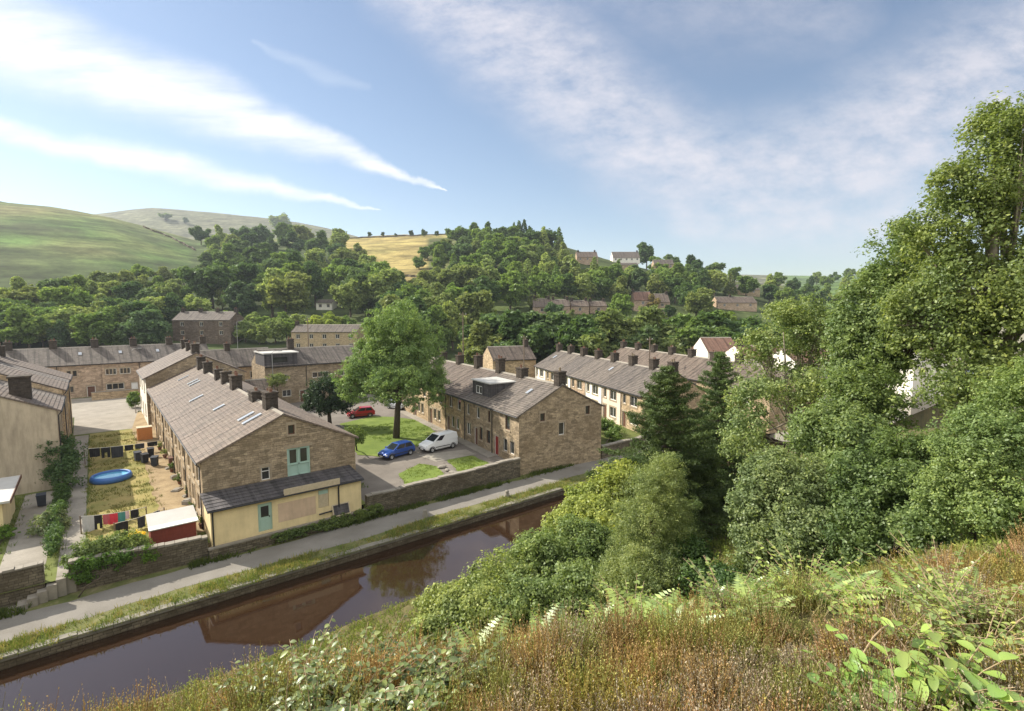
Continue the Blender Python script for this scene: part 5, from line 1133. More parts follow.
# spruces
def spruce(label, base, H, Rb, seed, tint=(.06, .088, .032)):
    rg = np.random.default_rng(seed); root = tag(empty('spruce_tree', base), label, 'tree', 'spruces below the right-hand terrace'); b = MB(); b.tube([(0, 0, -.4), (.03, 0, H*.5), (0, 0, H*.99)], [.2, .12, .02], 8); b.build('trunk', M['bark'], root)
    C_ = []; br = MB(); z = .06
    while z < .985:
        L0 = Rb*(1-z)**.85+.12; k = int(5+5*(1-z)); a0 = rg.random()*6.28
        for i in range(k):
            a = a0+6.28*i/k+rg.normal()*.2; L = L0*rg.choice([.5, .75, .95, 1.1, 1.25])*rg.uniform(.9, 1.1); d = np.array([math.cos(a), math.sin(a), 0]); s0 = np.array([0, 0, z*H])
            rise = .35*L if z > .55 else .1*L
            tip = s0+d*L+np.array([0, 0, rise*.6]); mid = s0+d*L*.55+np.array([0, 0, -.06*L+rise*.2])
            br.tube([s0, mid, tip], [.035, .02, .006], 4, cap=False)
            for t in np.linspace(.22, 1.02, int(4+L*5.5)):
                p_ = s0*(1-t)**2+2*mid*t*(1-t)+tip*t*t; w = .34*L*(1.1-t)+.05
                for s_ in (-1, 0, 1): C_.append(p_+np.array([-d[1], d[0], 0])*s_*w*rg.uniform(.5, 1)+rg.normal(size=3)*.05)
        z += .04*(1.1-z*.3)
    br.build('branches', M['bark'], root); C_ = np.array(C_)
    v, q_ = leaves(C_, .2, 17, .14, .5, .3, rg=rg, aspect=.28, droop=.25); o = link('needles', fastmesh('needles', v, q_, M['needle']), root); o.color = (*[min(.9, c*TK) for c in tint], 1)
bs = gbase(668, 29); spruce('large dark spruce in front of the right-hand terrace, its top left of the other', bs, D(668, 364, 29)[2]-bs[2], 5.0, 41)
bs = gbase(700, 31); spruce('low dark spruce filling the gap between the two tall ones', bs, D(700, 428, 31)[2]-bs[2], 3.2, 43)
bs = gbase(722, 36); spruce('second spruce behind and right of the large dark one', bs, D(722, 350, 36)[2]-bs[2], 3.7, 42, (.07, .105, .038))

G_ = 'bushes and trees on the near canal bank'
def bank(label, bx, dep, lobes, ncl, per, ls, tint, clump, name='bank_tree', cat='tree', **kw):
    near_tree(name, label, cat, gbase(bx, dep), lobes, ncl, per, ls, tint, clump, group=G_, **kw)
bank('pale green willow bush lowest on the canal bank, leaning over the water', 470, 19.5, [lobe(460, 612, 80, 60, 19), lobe(502, 586, 76, 70, 20), lobe(434, 632, 46, 34, 18), lobe(490, 618, 80, 54, 18)], 1500, 40, .105, (.155, .195, .075), .3, name='willow_bush', cat='bush', trunk_r=.08, seed=51)
bank('grey-green leafy bush in the middle of the bank thicket', 540, 21, [lobe(540, 572, 92, 80, 21), lobe(575, 600, 100, 70, 19), lobe(520, 608, 80, 60, 18.5), lobe(575, 555, 84, 70, 22)], 1800, 40, .11, (.135, .18, .07), .32, name='willow_bush', cat='bush', trunk_r=.1, seed=52)
bank('bright yellow-green bush at the top of the bank thicket', 590, 25, [lobe(594, 520, 84, 62, 26), lobe(622, 488, 62, 50, 27), lobe(566, 532, 52, 44, 25.5), lobe(612, 545, 90, 76, 24)], 1400, 40, .13, (.17, .21, .065), .36, name='willow_bush', cat='bush', trunk_r=.1, seed=53)
bank('soft feathery pale tree standing left of the dark spruce', 652, 19, [lobe(652, 525, 80, 120, 20), lobe(636, 592, 100, 96, 18.5), lobe(660, 478, 52, 52, 20.5), lobe(672, 590, 60, 90, 18.8)], 2300, 44, .075, (.155, .19, .08), .25, name='willow_tree', trunk_r=.12, seed=54, aspect=.35, droop=.5)
bank('dense grey-green oak bush right of the spruces', 770, 16, [lobe(778, 505, 90, 90, 16.5), lobe(798, 540, 80, 80, 15.5), lobe(757, 550, 50, 60, 16), lobe(815, 490, 60, 60, 17), lobe(772, 470, 56, 44, 17)], 1900, 40, .085, (.135, .175, .085), .26, name='oak_tree', trunk_r=.14, seed=55)
bank('airy light green tree with pale forked stems beside the spruces', 812, 27, [lobe(790, 330, 70, 60, 28), lobe(755, 350, 44, 46, 28), lobe(825, 345, 60, 70, 27.5), lobe(790, 385, 100, 50, 27), lobe(752, 405, 60, 60, 26), lobe(745, 440, 50, 60, 25), lobe(810, 310, 40, 36, 28)], 900, 26, .13, (.17, .21, .085), .42, name='ash_tree', trunk_r=.13, seed=56, bark='bark_pale', limbs=18, inner=.2)
bank('mid green tree filling the gap behind the oak bush', 835, 20, [lobe(835, 440, 90, 80, 21), lobe(870, 400, 80, 80, 22), lobe(850, 490, 90, 70, 19), lobe(815, 430, 50, 50, 22)], 1500, 36, .12, (.12, .165, .065), .36, trunk_r=.16, seed=57)
bank('broad leafy tree whose crown steps down left of the tallest tree', 880, 24, [lobe(872, 310, 70, 90, 24), lobe(900, 265, 76, 90, 24), lobe(865, 360, 80, 70, 23.5), lobe(915, 330, 90, 90, 23), lobe(845, 340, 40, 50, 24)], 1300, 32, .135, (.12, .165, .065), .42, trunk_r=.25, seed=58, limbs=10)
bank('tallest broadleaf tree rising out of the right edge of the picture', 1005, 20, [lobe(985, 190, 90, 90, 20), lobe(1005, 130, 70, 70, 20), lobe(945, 240, 90, 90, 20.5), lobe(1040, 180, 110, 150, 20), lobe(985, 300, 120, 110, 19.5), lobe(1050, 300, 110, 140, 19), lobe(930, 320, 80, 90, 20), lobe(975, 380, 110, 80, 19)], 2300, 28, .13, (.125, .165, .062), .42, name='sycamore_tree', trunk_r=.3, seed=59, limbs=26, bark='bark_pale', inner=.5)
bank('pale fine-leaved bush at the right edge in front of the tallest tree', 990, 10.5, [lobe(985, 450, 100, 90, 11), lobe(1030, 420, 110, 110, 11), lobe(1000, 500, 110, 80, 10.5), lobe(945, 500, 60, 80, 11)], 1500, 44, .055, (.15, .20, .075), .17, name='willow_bush', cat='bush', trunk_r=.06, seed=60)
bank('dark mid green bush between the oak bush and the pale right-hand bush', 890, 14, [lobe(880, 500, 90, 90, 14.5), lobe(915, 470, 80, 90, 15), lobe(860, 540, 70, 60, 14), lobe(925, 530, 60, 50, 12.5)], 1300, 42, .085, (.095, .135, .05), .25, name='hazel_bush', cat='bush', trunk_r=.09, seed=61)
bank('low green bush filling the dark gap below the spruces', 700, 17, [lobe(706, 590, 60, 50, 17.5), lobe(690, 560, 44, 44, 19), lobe(735, 590, 40, 40, 16)], 420, 38, .10, (.06, .10, .03), .26, name='bramble_bush', cat='bush', trunk_r=.05, seed=62)

# the thicket carries on beyond the right edge of the photograph
src = [o for o in col.objects if o.parent is None and o.get('label', '').startswith(('dense grey-green oak bush', 'dark mid green bush between', 'mid green tree filling', 'broad leafy tree whose'))]
for i, (x, dp) in enumerate(((1190, 15), (1330, 17), (1500, 19), (1280, 24), (1640, 22), (1420, 26))):
    o = src[i % len(src)]; c = copy_tree(o); q0 = gbase(x, dp); c.location = q0; c.rotation_euler.z = 1.1+i
    c['label'] = ['leafy bush just outside the right edge of the heath', 'second leafy tree along the slope past the right edge', 'third leafy tree along the slope past the right edge', 'fourth tree behind the bushes past the right edge', 'farthest tree along the slope past the right edge', 'tall tree deep behind the bushes past the right edge'][i]
# ------------------------------------------------------------------ foreground heath
def on_slope(px_, dep):
    g_ = G2(px_, dep); return g_
def tufts(name, label, npts, depr, pxr, H, blades, w, cols, leafs=3, lsz=.014, seed=1, region=None, lean=.35, spread=.09):
    rg = np.random.default_rng(seed)
    dep = depr[0]*(depr[1]/depr[0])**rg.random(npts); pxx = rg.uniform(*pxr, npts)
    x = (pxx-CX)/F*dep; u = x*RT[0]+dep*math.sin(YAW); v = x*RT[1]+dep*math.cos(YAW)
    if region is not None:
        k = region(pxx, dep, u, v, rg); dep, u, v, pxx = dep[k], u[k], v[k], pxx[k]
    n_ = len(u); z = zs(u, v); B = blades
    base = np.repeat(np.stack([u, v, z], 1), B, 0); m_ = len(base); a = rg.random(m_)*6.28; rr_ = spread*np.sqrt(rg.random(m_))
    off = np.stack([np.cos(a)*rr_, np.sin(a)*rr_, np.zeros(m_)], 1); base = base+off
    hgt = np.repeat(H[0]+(H[1]-H[0])*rg.random(n_), B)*(.6+.5*rg.random(m_))
    ln = off/spread*lean+rg.normal(size=(m_, 3))*.16; ln[:, 2] = 1; ln = unit(ln); bend = rg.normal(size=(m_, 3))*.12; bend[:, 2] = -.04
    p0 = base; p1 = base+ln*hgt[:, None]*.5; p2 = base+ln*hgt[:, None]+bend*hgt[:, None]
    side = unit(np.cross(ln, rg.normal(size=(m_, 3)))); W = w*(.7+.6*rg.random((m_, 1)))
    A1 = np.stack([p0-side*W*.5, p0+side*W*.5, p1+side*W*.5, p1-side*W*.5], 1); A2 = np.stack([p1-side*W*.5, p1+side*W*.5, p2+side*W*.15, p2-side*W*.15], 1)
    V_ = [A1.reshape(-1, 3), A2.reshape(-1, 3)]
    ci = rg.choice(len(cols), n_); patch = wave(u*1., v*1., 1.6, seed); ci = np.clip(((patch+.9)/1.8*len(cols)+rg.normal(size=n_)*.6).astype(int), 0, len(cols)-1)
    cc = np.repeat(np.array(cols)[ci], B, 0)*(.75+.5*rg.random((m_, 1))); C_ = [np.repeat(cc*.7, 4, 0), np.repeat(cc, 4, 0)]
    for i in range(leafs):
        t = .3+.7*rg.random((m_, 1)); pp = np.where(t < .5, p0+(p1-p0)*t*2, p1+(p2-p1)*(t-.5)*2); nn = unit(rg.normal(size=(m_, 3))); tt = unit(np.cross(nn, rg.normal(size=(m_, 3)))+ln*.9); bb = np.cross(nn, tt); s = lsz*(.6+.8*rg.random((m_, 1)))
        V_.append(np.stack([pp, pp+tt*s*.5+bb*s*.2, pp+tt*s, pp+tt*s*.5-bb*s*.2], 1).reshape(-1, 3)); C_.append(np.repeat(cc*1.1, 4, 0))
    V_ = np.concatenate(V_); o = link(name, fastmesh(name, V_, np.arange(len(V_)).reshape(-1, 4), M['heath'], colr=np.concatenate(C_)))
    return tag(o, label, None, None, 'stuff')
def clumps(name, label, npts, depr, pxr, Rr, H, nb, cols, seed):
    rg = np.random.default_rng(seed); dep = depr[0]*(depr[1]/depr[0])**rg.random(npts); pxx = rg.uniform(*pxr, npts); x = (pxx-CX)/F*dep
    u = x*RT[0]+dep*math.sin(YAW); v = x*RT[1]+dep*math.cos(YAW); z = zs(u, v)
    R_ = rg.uniform(*Rr, npts); hh = rg.uniform(*H, npts); pat = wave(u, v, .75, seed)+rg.normal(size=npts)*.22; ci = np.clip(((pat+1.1)/2.2*len(cols)).astype(int), 0, len(cols)-1); base_c = np.array(cols)[ci]
    k = np.repeat(np.arange(npts), nb); m_ = len(k); a = rg.random(m_)*6.28; rr_ = np.sqrt(rg.random(m_)); rad = np.stack([np.cos(a), np.sin(a), np.zeros(m_)], 1)
    h = hh[k]*(1-.62*rr_**2)*(.75+.4*rg.random(m_)); foot = np.stack([u, v, z], 1)[k]+rad*(rr_*R_[k]*.55)[:, None]-np.array([0, 0, .03])
    d = rad*(rr_*.55)[:, None]+rg.normal(size=(m_, 3))*.13; d[:, 2] = 1; d = unit(d); top = foot+d*h[:, None]; mid = foot+d*h[:, None]*.5; s_ = unit(np.cross(d, rg.normal(size=(m_, 3)))); w_ = .0026
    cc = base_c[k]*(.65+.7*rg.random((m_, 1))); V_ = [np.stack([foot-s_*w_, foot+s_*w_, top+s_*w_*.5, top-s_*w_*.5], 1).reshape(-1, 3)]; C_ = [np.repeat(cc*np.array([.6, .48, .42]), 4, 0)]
    for q_ in range(11):
        t = (.35+.65*(q_+rg.random((m_, 1)))/11); pp = foot+d*h[:, None]*t; nn = unit(rg.normal(size=(m_, 3))); tt = unit(rg.normal(size=(m_, 3))*.5+d*1.1); bb = unit(np.cross(nn, tt)); sz = .026*(1.25-t*.6)*(.7+.6*rg.random((m_, 1)))
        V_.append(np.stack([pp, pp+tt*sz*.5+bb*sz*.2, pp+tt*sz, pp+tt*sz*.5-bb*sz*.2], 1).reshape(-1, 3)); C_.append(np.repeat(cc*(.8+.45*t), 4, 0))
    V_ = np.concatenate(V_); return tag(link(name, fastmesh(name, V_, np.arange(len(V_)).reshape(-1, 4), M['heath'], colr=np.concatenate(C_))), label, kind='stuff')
HC = [tuple(min(.9, q*1.5) for q in c) for c in [(.32, .21, .13), (.27, .22, .08), (.27, .225, .18), (.20, .21, .08), (.30, .21, .11), (.25, .24, .09), (.31, .25, .19), (.22, .22, .085), (.31, .26, .10)]]
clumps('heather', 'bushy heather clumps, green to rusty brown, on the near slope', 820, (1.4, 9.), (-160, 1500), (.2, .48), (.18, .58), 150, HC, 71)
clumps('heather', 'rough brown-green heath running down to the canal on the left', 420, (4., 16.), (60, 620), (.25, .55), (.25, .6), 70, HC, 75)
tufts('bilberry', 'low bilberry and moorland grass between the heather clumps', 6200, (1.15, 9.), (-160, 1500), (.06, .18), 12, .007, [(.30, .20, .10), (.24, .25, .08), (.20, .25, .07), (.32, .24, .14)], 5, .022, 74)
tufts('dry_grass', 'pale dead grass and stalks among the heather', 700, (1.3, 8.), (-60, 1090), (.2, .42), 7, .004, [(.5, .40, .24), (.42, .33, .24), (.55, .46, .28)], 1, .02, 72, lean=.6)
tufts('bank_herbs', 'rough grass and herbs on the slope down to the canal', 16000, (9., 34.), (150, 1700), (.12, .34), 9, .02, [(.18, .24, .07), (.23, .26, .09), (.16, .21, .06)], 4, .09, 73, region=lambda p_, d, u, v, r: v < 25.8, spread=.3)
def inpoly(u, v, poly):
    c = np.zeros(len(u), bool); j = len(poly)-1
    for i in range(len(poly)):
        (xi, yi), (xj, yj) = poly[i][:2], poly[j][:2]; c ^= ((yi > v) != (yj > v)) & (u < (xj-xi)*(v-yi)/(yj-yi+1e-9)+xi); j = i
    return c
LL1 = px([(398, 474), (419, 464), (437, 467), (446, 476), (412, 486), (405, 484)]); LL2 = px([(447, 460.5), (472, 456), (490, 464), (459, 472.5)])
def strip(name, label, npts, u0, u1, v0, v1, z, H, cols, seed, w=.012, blades=8, spread=.12, mod=None):
    rg = np.random.default_rng(seed); u = rg.uniform(u0, u1, npts); v = rg.uniform(v0, v1, npts); k = wave(u, v*2, .6, seed)+rg.normal(size=npts)*.3 > -.1
    if mod is not None: k &= mod(u, v)
    u, v = u[k], v[k]; n_ = len(u); B = blades; base = np.repeat(np.stack([u, v, np.full(n_, z)], 1), B, 0); m_ = len(base)
    off = rg.normal(size=(m_, 3))*spread; off[:, 2] = 0; base = base+off; d = off/spread*.3+rg.normal(size=(m_, 3))*.2; d[:, 2] = 1; d = unit(d); h = (H[0]+(H[1]-H[0])*rg.random((m_, 1)))
    s = unit(np.cross(d, rg.normal(size=(m_, 3)))); V_ = np.stack([base-s*w, base+s*w, base+d*h+s*w*.3, base+d*h-s*w*.3], 1).reshape(-1, 3)
    cc = np.array(cols)[rg.choice(len(cols), n_)]; C_ = np.repeat(np.repeat(cc, B, 0), 4, 0)
    o = link(name, fastmesh(name, V_, np.arange(len(V_)).reshape(-1, 4), M['heath'], colr=C_)); return tag(o, label, kind='stuff')
gc = [(.16, .22, .06), (.22, .25, .09), (.32, .29, .13)]
strip('verge_grass', 'tufted grass between the towpath and the canal', 3600, -12, 50, 34.5, 35.9, 0, (.08, .3), gc, 81, w=.02)
strip('verge_grass', 'weeds along the foot of the towpath walls', 3000, -12, 60, 38.6, 39.5, 0, (.1, .42), [(.07, .11, .03), (.10, .13, .04)], 82, w=.03, mod=lambda u, v: (u > 4) | (u < -4))
strip('lawn_grass', 'short thick grass of the ash tree lawn', 2500, 23.6, 36, 50.5, 70, 1.04, (.05, .14), [(.10, .17, .03), (.13, .2, .03)], 83, w=.02, mod=lambda u, v: (v > 52.5-.0*u) & (u > 26) & (u < 35.0) & (v < 66))
strip('lawn_grass', 'short grass of the two small lawns by the parked cars', 1500, 20.5, 33.4, 40.3, 49, 1.05, (.04, .12), [(.13, .19, .04), (.18, .23, .06)], 85, w=.02, mod=lambda u, v: inpoly(u, v, LL1) | inpoly(u, v, LL2))
strip('verge_grass', 'ragged grass growing over the canal coping', 2600, -12, 50, 34.12, 34.7, .02, (.05, .2), gc, 86, w=.02)
strip('path_weeds', 'weeds along the edges of the concrete garden path', 900, -2.8, -.9, 40.5, 80, 1., (.06, .3), [(.12, .17, .04), (.18, .2, .07)], 87, w=.02, mod=lambda u, v: (u < -2.4) | (u > -1.4))
strip('path_weeds', 'weeds round the left side yard', 500, -6.2, -3., 40.5, 60, 1., (.06, .25), [(.12, .17, .04), (.18, .2, .07)], 88, w=.02, mod=lambda u, v: (u < -5.1) | (u > -3.5))
strip('path_weeds', 'weeds and grass at the back of the tarmac yard', 900, 16.8, 18.2, 42, 92, 1., (.08, .35), [(.12, .17, .04), (.18, .2, .07)], 89, w=.025)
near_tree('hedge', 'low straggly hedge growing on the plinth wall below the lean-to', 'hedge', (12.5, 38.8, 0.), [((10.4, 38.85, .45), (1.7, .32, .4)), ((13.6, 38.85, .5), (1.9, .36, .48)), ((16.4, 38.9, .6), (1.3, .4, .5))], 420, 30, .11, (.085, .125, .04), .2, trunk_r=.04, seed=34, limbs=4)
strip('garden_weeds', 'scattered weeds and long grass in the garden', 1500, -1.0, 3.6, 42.5, 83, 1., (.06, .22), [(.13, .15, .04), (.2, .18, .07)], 84, w=.02)

# broad-leaved plants close to the camera
def leafshape(L, W, rg, n=5):
    """a curved, slightly folded oval leaf as quads along its midrib, local x = length"""
    vs_ = []; 
    for i in range(n+1):
        t = i/n; w = W*math.sin(math.pi*min(1, t*.93+.04))**.7; x = L*t; z = -.25*L*t*t
        vs_ += [(x, -w/2, z+.12*w), (x, 0, z-.03*w), (x, w/2, z+.12*w)]
    q_ = []
    for i in range(n):
        for j in range(2): a = i*3+j; q_.append((a, a+1, a+4, a+3))
    return np.array(vs_), np.array(q_)
def plant(name, label, cat, base, nst, H, leafL, leafW, perstem, tint, seed, group=None, spreadr=.25, stemc='stem', arch=.5, flower=None):
    rg = np.random.default_rng(seed); base = np.array(base); root = tag(empty(name, base), label, cat, group); V_ = []; Q_ = []; off = 0; st = MB()
    for i in range(nst):
        a = rg.random()*6.28; o = np.array([math.cos(a), math.sin(a), 0])*rg.random()*spreadr*.5; h = H*rg.uniform(.6, 1.1); d = np.array([math.cos(a), math.sin(a), 0])*arch*h
        pts = [o+d*t*t+np.array([0, 0, h*(t-.25*t*t*arch)]) for t in np.linspace(0, 1, 6)]; pts[0] = pts[0]-np.array([0, 0, .08]); st.tube(pts, [.006, .005, .0045, .004, .003, .002], 5, cap=False)
        for j in range(perstem):
            t = .25+.75*(j+rg.random()*.4)/perstem; p_ = o+d*t*t+np.array([0, 0, h*(t-.25*t*t*arch)]); az = j*2.4+rg.normal()*.4; el = rg.uniform(-.15, .5)
            Lv, Lq = leafshape(leafL*rg.uniform(.6, 1.15), leafW*rg.uniform(.7, 1.1), rg)
            x_ = np.array([math.cos(az)*math.cos(el), math.sin(az)*math.cos(el), math.sin(el)]); y_ = unit(np.cross(np.array([0, 0, 1.]), x_)+rg.normal(size=3)*.2); z_ = np.cross(x_, y_)
            V_.append(p_+Lv@np.stack([x_, y_, z_])); Q_.append(Lq+off); off += len(Lv)
    st.build('stems', M[stemc], root); o = link('leaves', fastmesh('leaves', np.concatenate(V_), np.concatenate(Q_), M['herb'], smooth=True), root); o.color = (*[min(.9, c*TK) for c in tint], 1)
    return root
M['blossom'] = plain('pale_pink_petals', (.72, .55, .56), .7)
def npos(px_, dep): g_ = G2(px_, dep); return (g_[0], g_[1], float(zs(*g_)))
pg = 'broad-leaved plants in the foreground'
for i, (x, dp, nst, H, L, W, per, tint, lb) in enumerate([
    (925, 3.25, 16, .30, .15, .10, 5, (.19, .29, .065), 'ribbed oval-leaved plant with the largest leaves, bottom right'), (975, 3.2, 18, .34, .15, .095, 5, (.20, .29, .07), 'ribbed oval-leaved plant just right of the largest-leaved one'),
    (1018, 3.0, 14, .30, .14, .09, 5, (.21, .27, .065), 'ribbed oval-leaved plant touching the right edge'), (892, 3.0, 9, .26, .12, .08, 4, (.17, .26, .06), 'low oval-leaved plant left of the big-leaved ones'), (950, 2.8, 12, .28, .14, .09, 4, (.19, .28, .065), 'oval-leaved plant lowest in the bottom right corner')]):
    plant('broadleaf_plant', lb, 'plant', npos(x, dp), nst, H*1.75, L*.92, W*.9, per, tint, 100+i, pg, .42, arch=.6)
bg = 'bramble bushes in the foreground'
for i, (x, dp, nst, H, fl, tint, lb) in enumerate([
    (300, 3.0, 16, .42, 10, (.15, .19, .06), 'bramble bush at the canal edge of the heath, leftmost tall one'), (345, 3.5, 20, .55, 14, (.16, .20, .065), 'tall pale bramble bush above the water, biggest of the group'),
    (395, 3.6, 16, .42, 8, (.14, .18, .05), 'bramble bush right of the biggest pale one'), (262, 2.6, 12, .34, 6, (.17, .2, .07), 'low pale bramble bush near the bottom edge'), (330, 2.5, 14, .35, 5, (.15, .2, .06), 'bramble bush in front of the biggest one'),
    (430, 3.2, 10, .3, 3, (.13, .18, .05), 'small bramble bush right of the tall pale ones'), (225, 2.9, 10, .3, 6, (.18, .2, .09), 'small whitish bramble bush over the water at the left'),
    (285, 3.7, 22, .5, 12, (.13, .17, .05), 'bramble bush hanging over the water behind the leftmost tall one'), (375, 2.8, 20, .42, 0, (.13, .18, .05), 'leafy bramble bush between the tall pale ones and the heather'), (355, 4.4, 24, .6, 10, (.14, .18, .06), 'bramble bush farthest down the bank above the water'),
    (410, 4.6, 20, .5, 8, (.12, .17, .05), 'bramble bush beside the lowest willow bush'), (310, 2.3, 14, .3, 0, (.15, .2, .06), 'bramble bush nearest the bottom edge on the left'), (450, 3.9, 14, .35, 0, (.12, .16, .05), 'small dark bramble in front of the lowest willow bush'),
    (740, 5.2, 20, .62, 2, (.13, .17, .05), 'bramble bush below the oak bush'), (640, 5.2, 20, .55, 0, (.16, .2, .05), 'bramble bush at the foot of the feathery pale tree'), (905, 4.2, 20, .55, 2, (.15, .19, .05), 'bramble bush under the arching dry stem'),
    (965, 4.6, 22, .7, 2, (.14, .18, .05), 'bramble bush right of the arching dry stem'), (1010, 3.8, 20, .62, 0, (.17, .2, .06), 'bramble bush at the right edge above the big leaves'), (560, 2.4, 8, .2, 0, (.14, .2, .06), 'small bramble in the heather, bottom centre'),
    (820, 5.6, 20, .65, 0, (.15, .2, .05), 'bramble bush in front of the grey-green oak bush')]):
    plant('bramble_bush', lb, 'bush', npos(x, dp), int(nst*1.9), H, .056, .04, 14, tuple(q*(1.35 if x > 600 else .85) for q in tint), 120+i, bg, .35, arch=.8, flower=fl)
M['frond'] = M['herb']
def fern(label, base, nf, L, tint, seed, group):
    rg = np.random.default_rng(seed); root = tag(empty('bracken_fern', base), label, 'fern', group); V_ = []; Q_ = []; off = 0; st = MB()
    for i in range(nf):
        a = 6.28*i/nf+rg.normal()*.3; d = np.array([math.cos(a), math.sin(a), 0]); l = L*rg.uniform(.7, 1.1); f = lambda t: d*l*(.25*t+.55*t*t)+np.array([0, 0, l*(.9*t-.55*t*t)])
        st.tube([f(t) for t in np.linspace(0, 1, 6)], [.005, .004, .004, .003, .002, .001], 4, cap=False); sd = np.array([-d[1], d[0], 0])
        for t in np.linspace(.25, .98, 13):
            p_ = f(t); w = l*.36*(1.02-t)**.8
            for s in (-1, 1):
                tip = p_+sd*s*w+d*w*.35-np.array([0, 0, w*.15]); m1 = (p_+tip)/2; h_ = d*w*.13+np.array([0, 0, .01])
                V_.append(np.array([p_, m1-h_, tip, m1+h_])); Q_.append(np.array([[0, 1, 2, 3]])+off); off += 4
    st.build('stalks', M['stem'], root); o = link('fronds', fastmesh('fronds', np.concatenate(V_), np.concatenate(Q_), M['herb']), root); o.color = (*[min(.9, c*TK) for c in tint], 1)
fg = 'bracken ferns along the heath edge'
fp = [(585, 5.2), (612, 5.4), (668, 5.6), (700, 5.3), (725, 5.6), (760, 5.8), (690, 4.7), (650, 4.8), (800, 5.8), (850, 5.2), (480, 4.5), (550, 4.9), (940, 5.), (985, 5.2), (1000, 4.5), (770, 5.1), (875, 5.5)]
fl_ = ['behind the heather at the thicket edge', 'beside the dry stalks left of the pale tree', 'at the foot of the feathery pale tree', 'below the spruces', 'below the spruces, slightly right', 'under the oak bush', 'lower one below the spruces', 'lower one below the pale tree', 'right of the oak bush foot', 'left of the arching dry stem', 'farthest left by the willow bush', 'left of the dry stalks', 'behind the arching dry stem', 'right of the arching stem', 'near the right edge', 'lower one under the oak bush', 'between oak bush and arching stem']
for i, (x, dp) in enumerate(fp): fern('light green bracken fern %s' % fl_[i], npos(x, dp), 8, .8 if i % 3 else .6, (.19, .265, .07), 150+i, fg)
# arching bare bramble stem
a = np.array(npos(868, 3.3)); e = np.array(npos(965, 3.9)); b = MB(); pts = []
for t in np.linspace(0, 1, 14): q0 = a*(1-t)+e*t; pts.append(q0+np.array([0, 0, .5*math.sin(math.pi*t**.7)]))
b.tube(pts, np.linspace(.006, .003, 14), 6)
for k in range(4, 12, 2): b.tube([pts[k], pts[k]+np.array([rnd.uniform(-.08, .08), rnd.uniform(-.08, .08), .14])], [.003, .0015], 4)
tag(b.build('dry_bramble', M['stem']), 'bare arching dry bramble standing above the heather at the right', 'bramble')
for i, (x, dp, L, tx, ty) in enumerate(((340, 3.0, .45, .12, 0), (268, 2.9, .5, .03, 0), (690, 1.9, .22, .03, 0), (1012, 2.2, .35, -.03, .05))):
    q0 = np.array(npos(x, dp)); b = MB(); b.tube([q0-np.array([0, 0, .1]), q0+np.array([tx*.4, ty, L*.9]), q0+np.array([tx*RT[0]*1.6, tx*RT[1]*1.6, L*1.5])], [.004, .003, .001], 5)
    tag(b.build('dry_stalk', M['stem']), ['leaning dry stalk against the brown reflection', 'thin upright stalk in front of the canal water', 'short pale stalk in the centre foreground', 'pale stalk at the bottom right corner'][i], 'stalk', 'dry stalks')

# ------------------------------------------------------------------ light, sky, clouds, air
EL = R(38); S = Vector((-.5, .863, 0)).normalized(); az = math.atan2(S.x, S.y)
sun = bpy.data.lights.new('sun', 'SUN'); sun.energy = SUN_E; sun.angle = R(.5); sun.color = (1, .93, .82); so = bpy.data.objects.new('sun', sun); col.objects.link(so)
sd = Vector((S.x*math.cos(EL), S.y*math.cos(EL), math.sin(EL))); so.rotation_euler = sd.to_track_quat('Z', 'Y').to_euler(); so.location = (-30, 60, 80)
w = bpy.data.worlds.new('World'); sc.world = w; w.use_nodes = True; nt_ = w.node_tree; nt_.nodes.clear(); n = N(nt_)
sky = n.n('ShaderNodeTexSky', _sky_type='NISHITA'); sky.sun_disc = False; sky.sun_elevation = EL; sky.sun_rotation = az; sky.altitude = 200; sky.air_density = 1.0; sky.dust_density = .35; sky.ozone_density = 1.6
dirv = n.n('ShaderNodeTexCoord').outputs['Generated']
def dot(vec): return n.n('ShaderNodeVectorMath', _operation='DOT_PRODUCT', i0=dirv, i1=tuple(vec)).outputs['Value']
mth = n.math
f_ = mth('MAXIMUM', dot(FW), .05); gx = mth('DIVIDE', dot(RT), f_); gy = mth('DIVIDE', dot(UP), f_); ok_ = mth('GREATER_THAN', dot(FW), .06)
gx = mth('MULTIPLY', gx, F/100); gy = mth('MULTIPLY', gy, F/100)       # hundreds of "pixels" round the view direction at infinity
cv = n.n('ShaderNodeCombineXYZ', X=gx, Y=gy, Z=0.).outputs[0]
def toc(x, y): return ((x-CX)/100, (CY-y)/100)
def band(pts, ws, soft=.5):
    res = None
    for i in range(len(pts)-1):
        a = toc(*pts[i]); c = toc(*pts[i+1]); dx, dy = c[0]-a[0], c[1]-a[1]; L2 = dx*dx+dy*dy; L = math.sqrt(L2)
        t = mth('DIVIDE', mth('ADD', mth('MULTIPLY', mth('SUBTRACT', gxw, a[0]), dx), mth('MULTIPLY', mth('SUBTRACT', gyw, a[1]), dy)), L2, clamp=True)
        ex = mth('SUBTRACT', gxw, mth('ADD', a[0], mth('MULTIPLY', t, dx))); ey = mth('SUBTRACT', gyw, mth('ADD', a[1], mth('MULTIPLY', t, dy)))
        dist = mth('SQRT', mth('ADD', mth('MULTIPLY', ex, ex), mth('MULTIPLY', ey, ey))); wd = mth('ADD', ws[i]/100, mth('MULTIPLY', t, (ws[i+1]-ws[i])/100))
        r_ = mth('DIVIDE', mth('SUBTRACT', mth('MULTIPLY', wd, 1+soft), dist), mth('MULTIPLY', wd, 2*soft), clamp=True)
        res = r_ if res is None else mth('MAXIMUM', res, r_)
    return n.n('ShaderNodeMapRange', _interpolation_type='SMOOTHSTEP', Value=res).outputs[0]
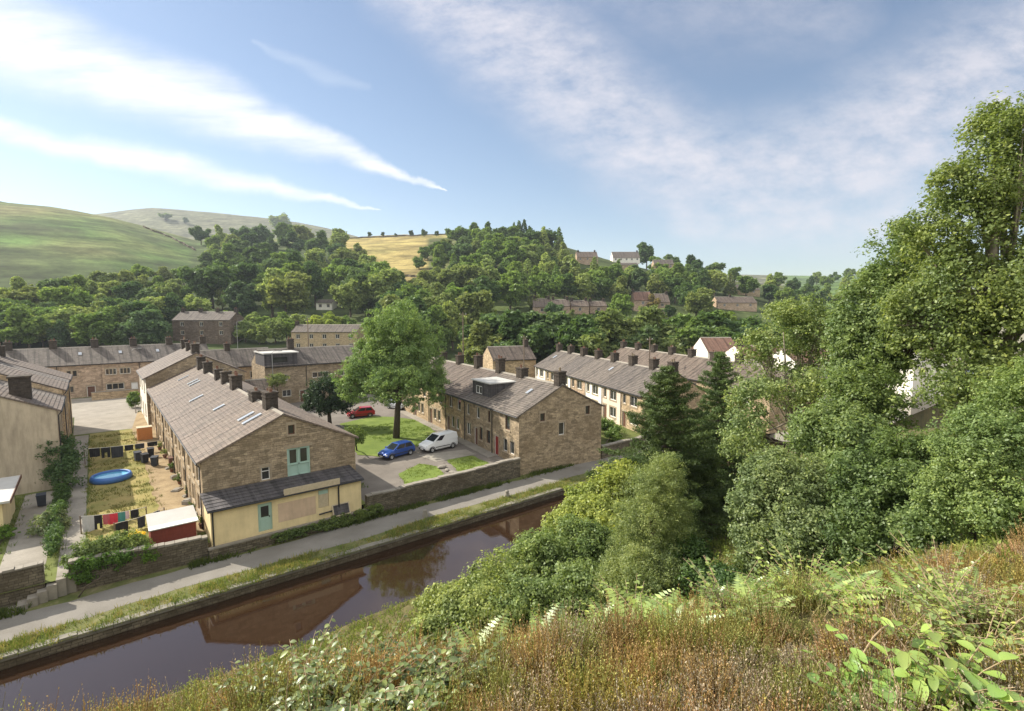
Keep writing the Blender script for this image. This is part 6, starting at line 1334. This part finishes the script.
wn = n.n('ShaderNodeTexNoise', Vector=cv, Scale=1.1, Detail=6., Roughness=.6); ws_ = n.n('ShaderNodeSeparateColor', Color=wn.outputs['Color'])
gxw = mth('ADD', gx, mth('MULTIPLY', mth('SUBTRACT', ws_.outputs[0], .5), .45)); gyw = mth('ADD', gy, mth('MULTIPLY', mth('SUBTRACT', ws_.outputs[1], .5), .30))
s1 = band([(-220, -60), (0, 32), (200, 100), (330, 146), (446, 190)], [66, 36, 24, 11, .5], .85)
s2 = band([(-100, 105), (40, 138), (180, 166), (280, 188), (380, 212)], [9, 9, 11, 8, .5], .9)
s3 = band([(250, 42), (330, 72), (370, 84)], [2, 8, 3], .9)
s4 = band([(360, -60), (470, 10), (580, 90), (650, 150), (740, 190), (850, 165), (960, 105), (1100, 40)], [30, 45, 52, 48, 48, 60, 66, 70], .85)
s5 = band([(560, -60), (700, -20), (840, 20)], [60, 60, 30], .9); s6 = band([(690, 215), (860, 230), (960, 180)], [22, 26, 50], .9)
rot = n.n('ShaderNodeMapping', Vector=cv, Rotation=(0, 0, R(24)), Scale=(.35, 2.2, 1)).outputs[0]
st = n.ramp(n.noise(rot, 2.2, 8, .62), [(.3, .35), (.62, 1.)]); rot2 = n.n('ShaderNodeMapping', Vector=cv, Rotation=(0, 0, R(-20)), Scale=(1, 1.8, 1)).outputs[0]
pf = n.ramp(n.noise(rot2, 1.9, 10, .66), [(.32, .22), (.64, 1.)])
m1 = mth('MULTIPLY', mth('MAXIMUM', s1, mth('MULTIPLY', s2, .8)), st); m1 = mth('MAXIMUM', mth('MULTIPLY', m1, .86), mth('MULTIPLY', mth('MULTIPLY', s3, st), .14))
m2 = mth('MULTIPLY', mth('MAXIMUM', mth('MAXIMUM', mth('MULTIPLY', s4, .76), mth('MULTIPLY', s5, .28)), mth('MULTIPLY', s6, .65)), pf)
elev = n.n('ShaderNodeSeparateXYZ', Vector=dirv).outputs[2]
fill_cl = n.ramp(n.noise(n.scl(dirv, (1, 1, 1.6)), 1.7, 7, .6), [(.33, 0.), (.55, .95)])
fill_zone = mth('SUBTRACT', 1., mth('DIVIDE', mth('SUBTRACT', dot(FW), .28), .22, clamp=True))   # unseen broken cloud added overhead and behind the viewpoint to fill shaded sides
m1 = mth('MULTIPLY', m1, ok_); m2 = mth('MULTIPLY', m2, ok_)
skc = n.mix(1., sky.outputs[0], SKY_TINT, 'MULTIPLY')
c_ = n.mix(mth('MULTIPLY', mth('MULTIPLY', fill_cl, fill_zone), mth('GREATER_THAN', elev, -.02)), skc, CL_FILL)
c_ = n.mix(m2, c_, CL2); c_ = n.mix(m1, c_, CL1)
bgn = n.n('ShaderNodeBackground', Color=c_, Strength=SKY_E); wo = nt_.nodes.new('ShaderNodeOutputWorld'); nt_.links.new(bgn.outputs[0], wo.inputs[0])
if HAZE:
    b = MB(); b.box(-1400, 2600, -600, 2700, -4, 330); hz = b.build('haze', [bpy.data.materials.new('thin_air')]); m = hz.data.materials[0]; m.use_nodes = True; m.node_tree.nodes.clear(); n = N(m.node_tree); out = m.node_tree.nodes.new('ShaderNodeOutputMaterial')
    vol = n.n('ShaderNodeVolumePrincipled', Density=HAZE, Anisotropy=.3); vol.inputs['Color'].default_value = (.8, .88, 1, 1); m.node_tree.links.new(vol.outputs[0], out.inputs['Volume']); tag(hz, 'thin pale air haze over the valley', kind='stuff')
sc.view_settings.view_transform = 'Standard'; sc.view_settings.look = 'None'; sc.view_settings.gamma = 1; sc.view_settings.exposure = EXPO; sc.view_settings.use_curve_mapping = False
print('far trees', COUNT)
